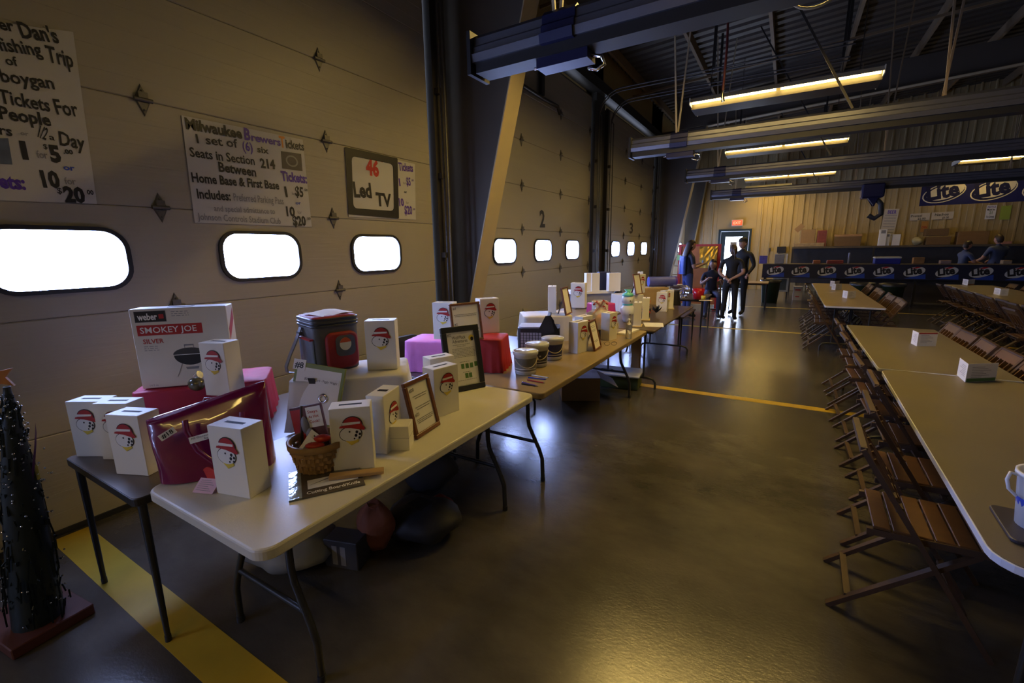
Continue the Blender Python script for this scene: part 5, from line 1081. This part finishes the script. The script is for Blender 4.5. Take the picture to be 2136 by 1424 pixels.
sbox('blue_cooler', 1824, 550, 1880, 539, mat('cooler_blue', (.012, .02, .22), .4, var=.1), 'blue picnic cooler with white lid standing on the bar', 'cooler', Y=BY + .2, dep=.35, base=1.112, extra=lambda b, w_, h: b.m(mat('cooler_lid', (.55, .55, .5), .4)).bbox(-.01, w_ + .01, -.01, .36, h, h + .045, .01))
sbox('napkin_box', 1615, 549, 1637, 530, mat('grey_carton', (.28, .27, .26), .6, var=.3), 'grey carton on the left end of the bar', 'box', Y=BY + .25, dep=.2, base=1.112)
sbox('can_pack', 1583, 549, 1601, 533, mat('can_blue', (.12, .10, .40), .5, var=.8, scale=30), 'blue printed can pack at the left end of the bar', 'package', Y=BY + .25, dep=.2, base=1.112)
sbox('cup_stack', 1639, 549, 1644, 530, white_p, 'white cup stack on the bar beside the grey carton', 'cups', Y=BY + .3, dep=.08, base=1.112)
sbox('black_monitor', 1620, 527, 1640, 514, black_p, 'small black box on the far wall left of the shelf', 'box', Y=19.765, dep=.2, base=None)
sbox('wall_outlet', 1603, 524, 1608, 517, mat('dark_outlet', (.08, .06, .05), .5), 'small dark fitting on the far wall', 'fitting', Y=19.885, dep=.08, base=None)
for i, (u0, u1, m_) in enumerate(((1696, 1712, mat('orange_tub', (.35, .12, .05), .6)), (1725, 1760, mat('red_tub', (.25, .04, .03), .6)), (1905, 1930, mat('orange_goods', (.25, .13, .04), .6, var=.4)), (1962, 1985, mat('pink_goods', (.25, .17, .15), .6, var=.3)), (2092, 2112, mat('tan_goods', (.30, .22, .14), .6, var=.3)))):
    sbox('food_tray', u0, 548, u1, 543 - (i == 2) * 6, m_, ['orange low tub at the left of the bar', 'long red low tub on the bar', 'round orange-brown goods on the bar right of the blue cooler', 'pinkish low pack on the bar left of the workers', 'tan low pack on the bar right of the workers'][i], 'tray', Y=BY + .3, dep=.2, base=1.112)
sbox('drink_can', 1768, 548, 1774, 527, mat('silver_blue', (.3, .32, .4), .3, .4), 'tall silver container alone on the bar', 'container', Y=BY + .3, dep=.08, base=1.112)
# posters on the far wall
def fposter(name, u0, v0, u1, v1, m_, label, texts=(), tilt=0, cat='sign'):
    a, c_ = aty(u0, v0, 19.9), aty(u1, v1, 19.9); w_, h = c_.x - a.x, c_.z - a.z
    b = P(m_); b.box(0, w_, 0, .01, 0, h); o = b.build(name, None, (a.x, 19.956, a.z)); o.rotation_euler.y = tilt; tag(o, label, cat)
    b = MB()
    for mm, s_, x, z, hh, ww in texts: b.m(mm).text(s_, x * w_, z * h, hh * h, ww * w_, -.001, .02)
    if texts: b.build('lettering', o)
    return o, w_, h
pp = mat('aged_paper', (.55, .50, .40), .7, var=.08)
o, w_, h = fposter('drinks_poster', 1832, 505, 1873, 434, pp, 'tall paper drinks list on the far wall above the shelf', [(V_, 'BEER', .25, .86, .10, .6)], .05)
scribbles(w_, h, Matrix(), [(.1, .9, .8 - .085 * k, .025) for k in range(8)], o, -.001)
fposter('food_sign', 1898, 460, 1942, 444, pp, 'left half of the white snack price sign on the far wall', [(K, 'Pretzel', .05, .50, .30, .55), (K, '$2.00', .40, .08, .28, .4)], -.02)
fposter('food_sign', 1943, 458, 1992, 441, pp, 'right half of the white snack price sign on the far wall', [(K, 'Nachos', .15, .50, .32, .62), (K, '$3.00', .5, .08, .25, .3)], -.02)
fposter('open_sign', 1920, 484, 1938, 461, mat('red_yellow_sign', (.45, .22, .05), .5), 'small red and yellow sign under the snack price sign', [(R_, 'OPEN', .1, .35, .2, .8)])
fposter('notice', 2055, 457, 2082, 427, paper, 'white notice with violet heading on the far wall under the hanging banner', [(V_, 'NOTICE', .1, .82, .12, .8), (K, 'Must be', .1, .62, .14, .75), (green_p, '21', .35, .36, .2, .3), (K, 'To Drink', .1, .1, .14, .8)])
fposter('green_notice', 2085, 458, 2113, 428, mat('lime_paper', (.35, .45, .06), .6, var=.05), 'lime green notice on the far wall under the hanging banner', [])
# under the bar
a, c_ = aty(1610, 603, 16.6), aty(1646, 577, 16.6); t = thing('framed_board', 'pale-framed board leaning on the floor under the bar', 'board', (a.x, 16.7, .22)); w_, h = c_.x - a.x, .45
fr_ = mat('pale_frame', (.45, .42, .30), .5); P(fr_).box(0, w_, -.02, 0, 0, .05).box(0, w_, -.02, 0, h - .05, h).box(0, .05, -.02, 0, .05, h - .05).box(w_ - .05, w_, -.02, 0, .05, h - .05).build('frame_border', t); P(mat('green_grey_panel', (.08, .09, .07), .4, var=.3)).box(.03, w_ - .03, -.005, .02, .03, h - .03).build('panel', t); P(steel_d).box(0, .04, 0, .04, -.22, 0).box(w_ - .04, w_, 0, .04, -.22, 0).build('stand_leg', t)
t = thing('printed_carton', 'white and red printed carton on the floor under the bar', 'box', (aty(1654, 612, 16.3).x, 16.3, 0)); P(mat('carton_offwhite', (.45, .40, .34), .6, var=.1)).bbox(0, .24, 0, .25, 0, .42, .004).build('carton', t); P(red_p).box(.05, .19, -.001, 0, .30, .34).box(.07, .17, -.001, 0, .1, .13).build('red_print', t)
bin_m = mat('dark_green_bin', (.02, .045, .025), .5, var=.15)
def trash(x, y, label):
    t = thing('trash_bin', label, 'bin', (x, y, 0), 0, 'dark green bins by the bar'); P(bin_m).lathe([(0, 0), (.20, 0), (.25, .62), (.27, .63), (.27, .66), (.24, .66)], 20, cap=False).build('shell', t); P(mat('bin_liner', (.03, .03, .03), .3)).lathe([(.275, .60), (.28, .67), (.24, .67), (.2, .5)], 20, cap=False).build('liner', t)
trash(-.35, 15.4, 'dark green bin under the left end of the bar'); trash(1.75, 14.9, 'dark green bin in front of the bar beyond the middle table'); trash(2.35, 14.8, 'dark green bin in front of the bar, right of the other one')
# ladder by the door wall
t = thing('step_ladder', 'pale step ladder leaning by the farthest overhead door', 'ladder', (-2.95, 15.2, 0), .3)
lm = mat('ladder_wood', (.35, .28, .17), .6, var=.15)
for x, s_ in ((-.22, 1), (.22, -1)): P(lm).bar((x, 0, 0), (x * .6, .35, 1.45), .03, .06).build('side_rail', t); P(lm).bar((x, .8, 0), (x * .6, .38, 1.45), .025, .04).build('rear_rail', t)
for k in range(5): P(lm).bar((-.21 + .015 * k, .07 + .068 * k, .25 + .27 * k), (.21 - .015 * k, .07 + .068 * k, .25 + .27 * k), .08, .02).build('step', t)

# ================================================================ red-framed board with gold foil
a, c_ = aty(1417, 512, 13.2), aty(1505, 513, 13.2); w_ = c_.x - a.x; hb = 1.72
t = thing('foil_game_board', 'red-framed booth panel with crumpled gold foil behind the seated woman', 'board', (a.x, 13.2, 0)); rdm = mat('red_frame_paint', (.40, .02, .012), .4, var=.1)
b = P(rdm); b.box(0, .07, -.04, .03, 0, hb); b.box(w_ - .07, w_, -.04, .03, 0, hb); b.box(.07, w_ - .07, -.04, .03, hb - .05, hb); b.build('frame_border', t)
P(mat('orange_panel', (.42, .13, .02), .45, var=.25, scale=4)).box(.07, w_ - .07, -.01, .015, .12, hb - .05).build('back_panel', t)
gf = mat('gold_foil', (.9, .62, .14), .28, .9, var=.1, bump=.3, bscale=3); b = P(gf); rg = random.Random(2); gx0, gx1, gz0, gz1 = w_ * .50, w_ - .08, hb - .62, hb - .06; G = []
for i in range(9): G.append([(gx0 + (gx1 - gx0) * j / 9 + .05 * (1 - i / 8) * (j < 1), -.02 - .16 * (1 - i / 8) - rg.uniform(0, .018), gz0 + (gz1 - gz0) * i / 8) for j in range(10)])
vs = [p for r in G for p in r]; fs = [(i * 10 + j, i * 10 + j + 1, i * 10 + j + 11, i * 10 + j + 10) for i in range(8) for j in range(9)]; b.add(vs, fs); b.build('gold_foil', t)
P(mat('green_tag', (.3, .55, .2), .5)).box(-.03, .08, -.06, -.045, hb - .42, hb - .28).build('green_tag', t)
P(rdm).bar((w_ - .03, -.04, .0), (w_ - .03, -.5, .0 + .03), .06, .05).bar((.03, -.04, .02), (.03, -.5, .03), .06, .05).build('foot', t)

# ================================================================ people
skin_m = mat('skin', (.48, .27, .19), .5, var=.06)
def person(label, loc, rz, J, shirt, pants, shoes, hairm, scale=1.0, sleeve='short', group=None, female=False, name='person', bulk=1.0, hair='short'):
    j = dict(pel=(0, 0, .94), spi=(0, .0, 1.10), che=(0, .0, 1.25), upc=(0, .0, 1.37), nec=(0, .0, 1.465), hea=(0, .02, 1.53),
             shl=(-.185, 0, 1.40), ell=(-.24, -.02, 1.13), wrl=(-.25, .06, .89), shr=(.185, 0, 1.40), elr=(.24, -.02, 1.13), wrr=(.25, .06, .89),
             hil=(-.09, 0, .90), knl=(-.10, .02, .49), anl=(-.11, 0, .09), tol=(-.13, .19, .042), hir=(.09, 0, .90), knr=(.10, .02, .49), anr=(.11, 0, .09), tor=(.13, .19, .042))
    j.update({k: v for k, v in J.items() if k[0] != '_'})
    rad = dict(pel=.135, spi=.125, che=.14, upc=.11, nec=.056, hea=.05, shl=.062, ell=.045, wrl=.029, shr=.062, elr=.045, wrr=.029, hil=.095, knl=.064, anl=.048, tol=.042, hir=.095, knr=.064, anr=.048, tor=.042)
    ed = [('pel', 'spi'), ('spi', 'che'), ('che', 'upc'), ('upc', 'nec'), ('nec', 'hea'), ('upc', 'shl'), ('shl', 'ell'), ('ell', 'wrl'), ('upc', 'shr'), ('shr', 'elr'), ('elr', 'wrr'), ('pel', 'hil'), ('hil', 'knl'), ('knl', 'anl'), ('anl', 'tol'), ('pel', 'hir'), ('hir', 'knr'), ('knr', 'anr'), ('anr', 'tor')]
    # hands: palm vertex continuing the forearm
    for s_ in 'lr':
        e, w_ = Vector(j['el' + s_]), Vector(j['wr' + s_]); d = (w_ - e).normalized(); j['pa' + s_] = tuple(w_ + d * .065); rad['pa' + s_] = .031; ed.append(('wr' + s_, 'pa' + s_))
    keys = list(j); idx = {k: i for i, k in enumerate(keys)}
    me = bpy.data.meshes.new('t'); me.from_pydata([j[k] for k in keys], [(idx[a_], idx[b_]) for a_, b_ in ed], [])
    ob = bpy.data.objects.new('t', me); C.objects.link(ob); md = ob.modifiers.new('s', 'SKIN'); md.use_smooth_shade = True; ob.modifiers.new('u', 'SUBSURF').levels = 1
    sv = me.skin_vertices[0].data
    for k in keys:
        r = rad[k] * (bulk if k in ('pel', 'spi', 'che', 'upc', 'hil', 'hir', 'shl', 'shr') else 1); sv[idx[k]].radius = (r * (1.0), r * (.82 if k in ('che', 'spi', 'pel', 'upc') else 1)); sv[idx[k]].use_root = (k == 'pel')
    dg = bpy.context.evaluated_depsgraph_get(); ev = bpy.data.meshes.new_from_object(ob.evaluated_get(dg)); bpy.data.objects.remove(ob)
    b = MB(); ms = dict(skin=skin_m, shirt=shirt, pants=pants, shoes=shoes)
    for m_ in ms.values(): b.m(m_)
    segm = {('pel', 'spi'): 'shirt', ('spi', 'che'): 'shirt', ('che', 'upc'): 'shirt', ('upc', 'nec'): 'shirt', ('nec', 'hea'): 'skin', ('pel', 'hil'): 'pants', ('pel', 'hir'): 'pants'}
    for s_ in 'lr':
        segm[('upc', 'sh' + s_)] = 'shirt'; segm[('sh' + s_, 'el' + s_)] = 'shirt'; segm[('el' + s_, 'wr' + s_)] = 'shirt' if sleeve == 'long' else 'skin'; segm[('wr' + s_, 'pa' + s_)] = 'skin'
        segm[('hi' + s_, 'kn' + s_)] = 'pants'; segm[('kn' + s_, 'an' + s_)] = 'pants'; segm[('an' + s_, 'to' + s_)] = 'shoes'
    sg = [(Vector(j[a_]), Vector(j[b_]), m_, a_) for (a_, b_), m_ in segm.items()]
    k0 = 0; b.v = [tuple(v.co) for v in ev.vertices]
    for p in ev.polygons:
        c_ = p.center; best = None
        for A, B2, m_, a_ in sg:
            ab = B2 - A; t_ = max(0, min(1, (c_ - A).dot(ab) / max(1e-6, ab.length_squared))); dd = (c_ - A - ab * t_).length - rad[a_] * .5
            if best is None or dd < best[0]: best = (dd, m_, a_, t_)
        m_ = best[1]
        if sleeve == 'short' and best[2] in ('shl', 'shr') and best[3] > .72: m_ = 'skin'
        if best[2] in ('anl', 'anr') and c_.z > j[best[2]][2] + .03: m_ = 'pants'
        b.f.append(tuple(p.vertices)); b.mi.append(b.mats.index(ms[m_])); b.sm.append(True)
    bpy.data.meshes.remove(ev)
    # fingers, rooted in the palm
    b.m(skin_m)
    for s_ in 'lr':
        w_, pa = Vector(j['wr' + s_]), Vector(j['pa' + s_]); d = (pa - w_).normalized(); side = d.cross(Vector((0, 0, 1)) if abs(d.z) < .8 else Vector((0, 1, 0))).normalized(); dn = side.cross(d).normalized()
        for q, (o_, l_) in enumerate(((-.024, .060), (-.008, .070), (.008, .066), (.023, .052))):
            r0 = pa + side * o_ - d * .005; b.tube([tuple(r0), tuple(r0 + d * l_ * .5 - dn * .006), tuple(r0 + d * l_ * .85 - dn * .026), tuple(r0 + d * l_ * .8 - dn * .042)], .0088, 6, r2=.0065)
        th = w_ + d * .03 + side * -.02; b.tube([tuple(th), tuple(th - side * .025 + d * .02 - dn * .01), tuple(th - side * .025 + d * .05 - dn * .02)], .010, 6, r2=.0075)
    # head
    H = Vector(j['hea']) + Vector((0, .015, .10)); hy = J.get('_turn', 0); hM = Matrix.Translation(H) @ Matrix.Rotation(hy, 4, 'Z') @ Matrix.Rotation(J.get('_nod', 0), 4, 'X'); b.M = hM; b.m(skin_m)
    rings = []
    for k in range(1, 12):
        ph0 = PI * k / 12; zz = -math.cos(ph0); row = []
        for i in range(18):
            a_ = 2 * PI * i / 18; x = math.sin(ph0) * math.cos(a_); y = math.sin(ph0) * math.sin(a_); jw = 1 - .28 * max(0, -zz) ** 1.5
            yy = y * .098 * (jw if y < 0 else 1 - .1 * max(0, -zz)); row.append((x * .075 * jw, yy + (.006 if y > 0 and zz < 0 else 0), zz * .12))
        rings.append(row)
    b.loft(rings); b.loft([[(-.010, .09, .012), (.010, .09, .012), (0, .084, .014)], [(-.014, .092, -.022), (.014, .092, -.022), (0, .118, -.020)], [(-.01, .088, -.030), (.01, .088, -.030), (0, .10, -.03)]])
    for s_ in (-1, 1): b.ball((s_ * .074, -.005, -.005), .012, .018, .030, 8, 6)
    b.m(white_p); 
    for s_ in (-1, 1): b.ball((s_ * .029, .085, .012), .012, .008, .007, 8, 6)
    b.m(black_p)
    for s_ in (-1, 1): b.ball((s_ * .029, .091, .012), .005, .004, .006, 6, 5); b.ball((s_ * .029, .090, .030), .016, .005, .003, 8, 4)
    b.m(mat('lips', (.35, .12, .10), .5, var=0)).ball((0, .090, -.052), .022, .008, .007, 10, 6); b.M = Matrix()
    o = b.build(name, None, loc, rz); o.scale = (scale,) * 3; tag(o, label, 'person', group)
    hb_ = P(hairm); hb_.M = hM; rr = []
    for k in range(3 if hair == 'cap' else 1, 12):
        ph0 = PI * k / 12; zz = math.cos(ph0); row = []
        for i in range(20):
            a_ = 2 * PI * i / 20; y = math.sin(a_); lim = 1.0
            dz = zz * .133
            fy = .106 if y < 0 else .101
            if y > .1 and zz < .45: lim = max(.55, 1 - y * .6)
            if hair in ('short', 'tail') and y > .0 and zz < -.2: lim = .6
            row.append((math.sin(ph0) * math.cos(a_) * .084 * (1 if lim == 1 else .93 * lim), math.sin(ph0) * y * fy * lim, dz + .006))
        rr.append(row)
        if hair == 'cap' and zz < -.25: break
        if hair in ('short', 'tail') and zz < -.5: break
        if hair == 'long' and zz < -.5: break
    hb_.loft(rr)
    if hair == 'long':
        L2 = []
        for k, (zz, wd, yy, th) in enumerate(((.06, .078, -.045, .058), (-.04, .095, -.055, .055), (-.14, .10, -.075, .045), (-.26, .095, -.09, .04), (-.36, .07, -.09, .03), (-.42, .03, -.085, .015))):
            L2.append([(wd * math.cos(2 * PI * i / 16), yy + th * math.sin(2 * PI * i / 16), zz) for i in range(16)])
        hb_.loft(L2)
    if hair == 'tail': hb_.tube([(0, -.09, .03), (.0, -.13, .01), (.01, -.14, -.08), (.02, -.12, -.2)], .028, 8, r2=.012)
    ho = hb_.build('hair', o)
    if hair == 'cap':
        c2 = P(shirt); c2.M = hM; c2.loft([[(.09 * k * math.cos(2 * PI * i / 18), -.005 + .108 * k * math.sin(2 * PI * i / 18), z) for i in range(18)] for z, k in ((.045, 1.0), (.09, .96), (.125, .75), (.142, .4), (.146, .1))]); c2.loft([[(x, .09 + q, .045 + z - abs(x) * .1) for x in (-.07, -.04, 0, .04, .07)] for q, z in ((0, .01), (.07, -.005))] , cap=False, closed=False); c2.build('cap', o)
    return o
navy = mat('navy_shirt', (.012, .014, .035), .7, var=.15); jeans = mat('blue_jeans', (.03, .055, .22), .7, var=.2, scale=20); black_c = mat('black_clothes', (.012, .012, .014), .7, var=.1); shoe = mat('dark_shoes', (.02, .02, .022), .5, var=.1)
brown_h = mat('dark_brown_hair', (.03, .016, .010), .5, var=.3, bump=.3, bscale=60); fair_h = mat('light_brown_hair', (.085, .045, .022), .5, var=.3); blue_sh = mat('blue_work_shirt', (.05, .07, .15), .7, var=.1); blue_cape = mat('blue_jacket', (.05, .10, .42), .55, var=.25)
# standing woman at left, facing right with a phone
wp = person('long-haired woman standing in jeans and dark top, leftmost, holding something up', (-1.98, 11.35, 0), -1.0, dict(elr=(.26, .02, 1.14), wrr=(.17, .25, 1.22), ell=(-.24, .05, 1.14), wrl=(-.10, .27, 1.22), _nod=-.2, _turn=.1), navy, jeans, shoe, brown_h, 1.03, hair='long')
jk = P(blue_cape); jk.loft([[(x * (1 + .1 * k), y - .0, z) for x, y in rrect(-.13, .13, -.17, -.10, .03, 4)] for z, k in ((1.0, .5), (1.15, .2), (1.3, .1), (1.40, -.3))]); jk.m(white_p).tube([(-.07, -.175, 1.02), (-.075, -.18, 1.2), (-.06, -.15, 1.42)], .012, 6); jk.build('backpack', wp)
P(black_p).bbox(-.01, .07, .32, .33, 1.22, 1.34, .003).build('phone', None, (-1.98, 11.35, 0), -1.0); tag(bpy.data.objects['phone'], 'dark phone held up by the long-haired standing woman', 'phone')
# seated woman
person('dark-haired woman in navy shirt sitting on a chair, hands raised', (-1.53, 11.95, 0), PI + .25, dict(pel=(0, 0, .55), spi=(0, .02, .72), che=(0, .04, .87), upc=(0, .045, .98), nec=(0, .05, 1.07), hea=(0, .08, 1.13), shl=(-.175, .04, 1.01), shr=(.175, .04, 1.01), ell=(-.25, .10, .76), wrl=(-.17, .30, .86), elr=(.24, .12, .76), wrr=(.12, .30, .90),
       hil=(-.09, .02, .53), knl=(-.13, .44, .53), anl=(-.13, .42, .09), tol=(-.14, .60, .03), hir=(.09, .02, .53), knr=(.13, .44, .53), anr=(.14, .40, .09), tor=(.16, .57, .03), _nod=-.1), navy, mat('dark_jeans', (.04, .05, .12), .7, var=.2), shoe, brown_h, 1.0, hair='long', female=True)
cc = copy_tree(proto); cc.location = (-1.55, 12.15, 0); cc.rotation_euler = (0, 0, -PI / 2 + .25); cc['label'] = 'wooden folding chair under the seated woman'; cc['group'] = 'folding chair in use'
# person seen from the back, arms clasped behind
person('fair-haired person in black seen from behind, hands clasped behind the back', (-1.03, 11.15, 0), -.1, dict(ell=(-.25, -.10, 1.13), wrl=(-.04, -.17, .98), elr=(.27, -.08, 1.13), wrr=(.06, -.19, 1.0), knl=(-.11, .02, .49), knr=(.11, .02, .49), anl=(-.13, 0, .09), anr=(.13, 0, .09), _turn=.35), black_c, black_c, shoe, fair_h, .96, hair='tail')
# man facing, with cap
person('broad man in black with a cap, standing behind the fair-haired person', (-.93, 12.35, 0), PI - .35, dict(ell=(-.27, -.02, 1.14), wrl=(-.22, .14, .96), elr=(.27, -.02, 1.14), wrr=(.24, .10, .94), _turn=-.2), black_c, black_c, shoe, fair_h, 1.05, bulk=1.12, sleeve='long', hair='cap')
# workers behind the bar
a = aty(2010, 540, 17.0)
person('man in blue shirt bending sideways behind the bar, left worker', (a.x, 17.0, 0), -1.2, dict(ell=(-.22, .14, 1.18), wrl=(-.14, .36, 1.14), elr=(.22, .12, 1.18), wrr=(.12, .34, 1.14), _nod=-.35), blue_sh, black_c, shoe, brown_h, .97)
a = aty(2072, 540, 17.1)
person('broad man in blue shirt behind the bar, right worker', (a.x + .2, 17.6, 0), .5, dict(ell=(-.26, .10, 1.15), wrl=(-.18, .30, 1.10), elr=(.26, .1, 1.15), wrr=(.16, .3, 1.10), _nod=-.2), blue_sh, black_c, shoe, brown_h, 1.06, bulk=1.2)
bottle(-1.12, 13.2, .74, 'clear water bottle on the small wooden table behind the people')
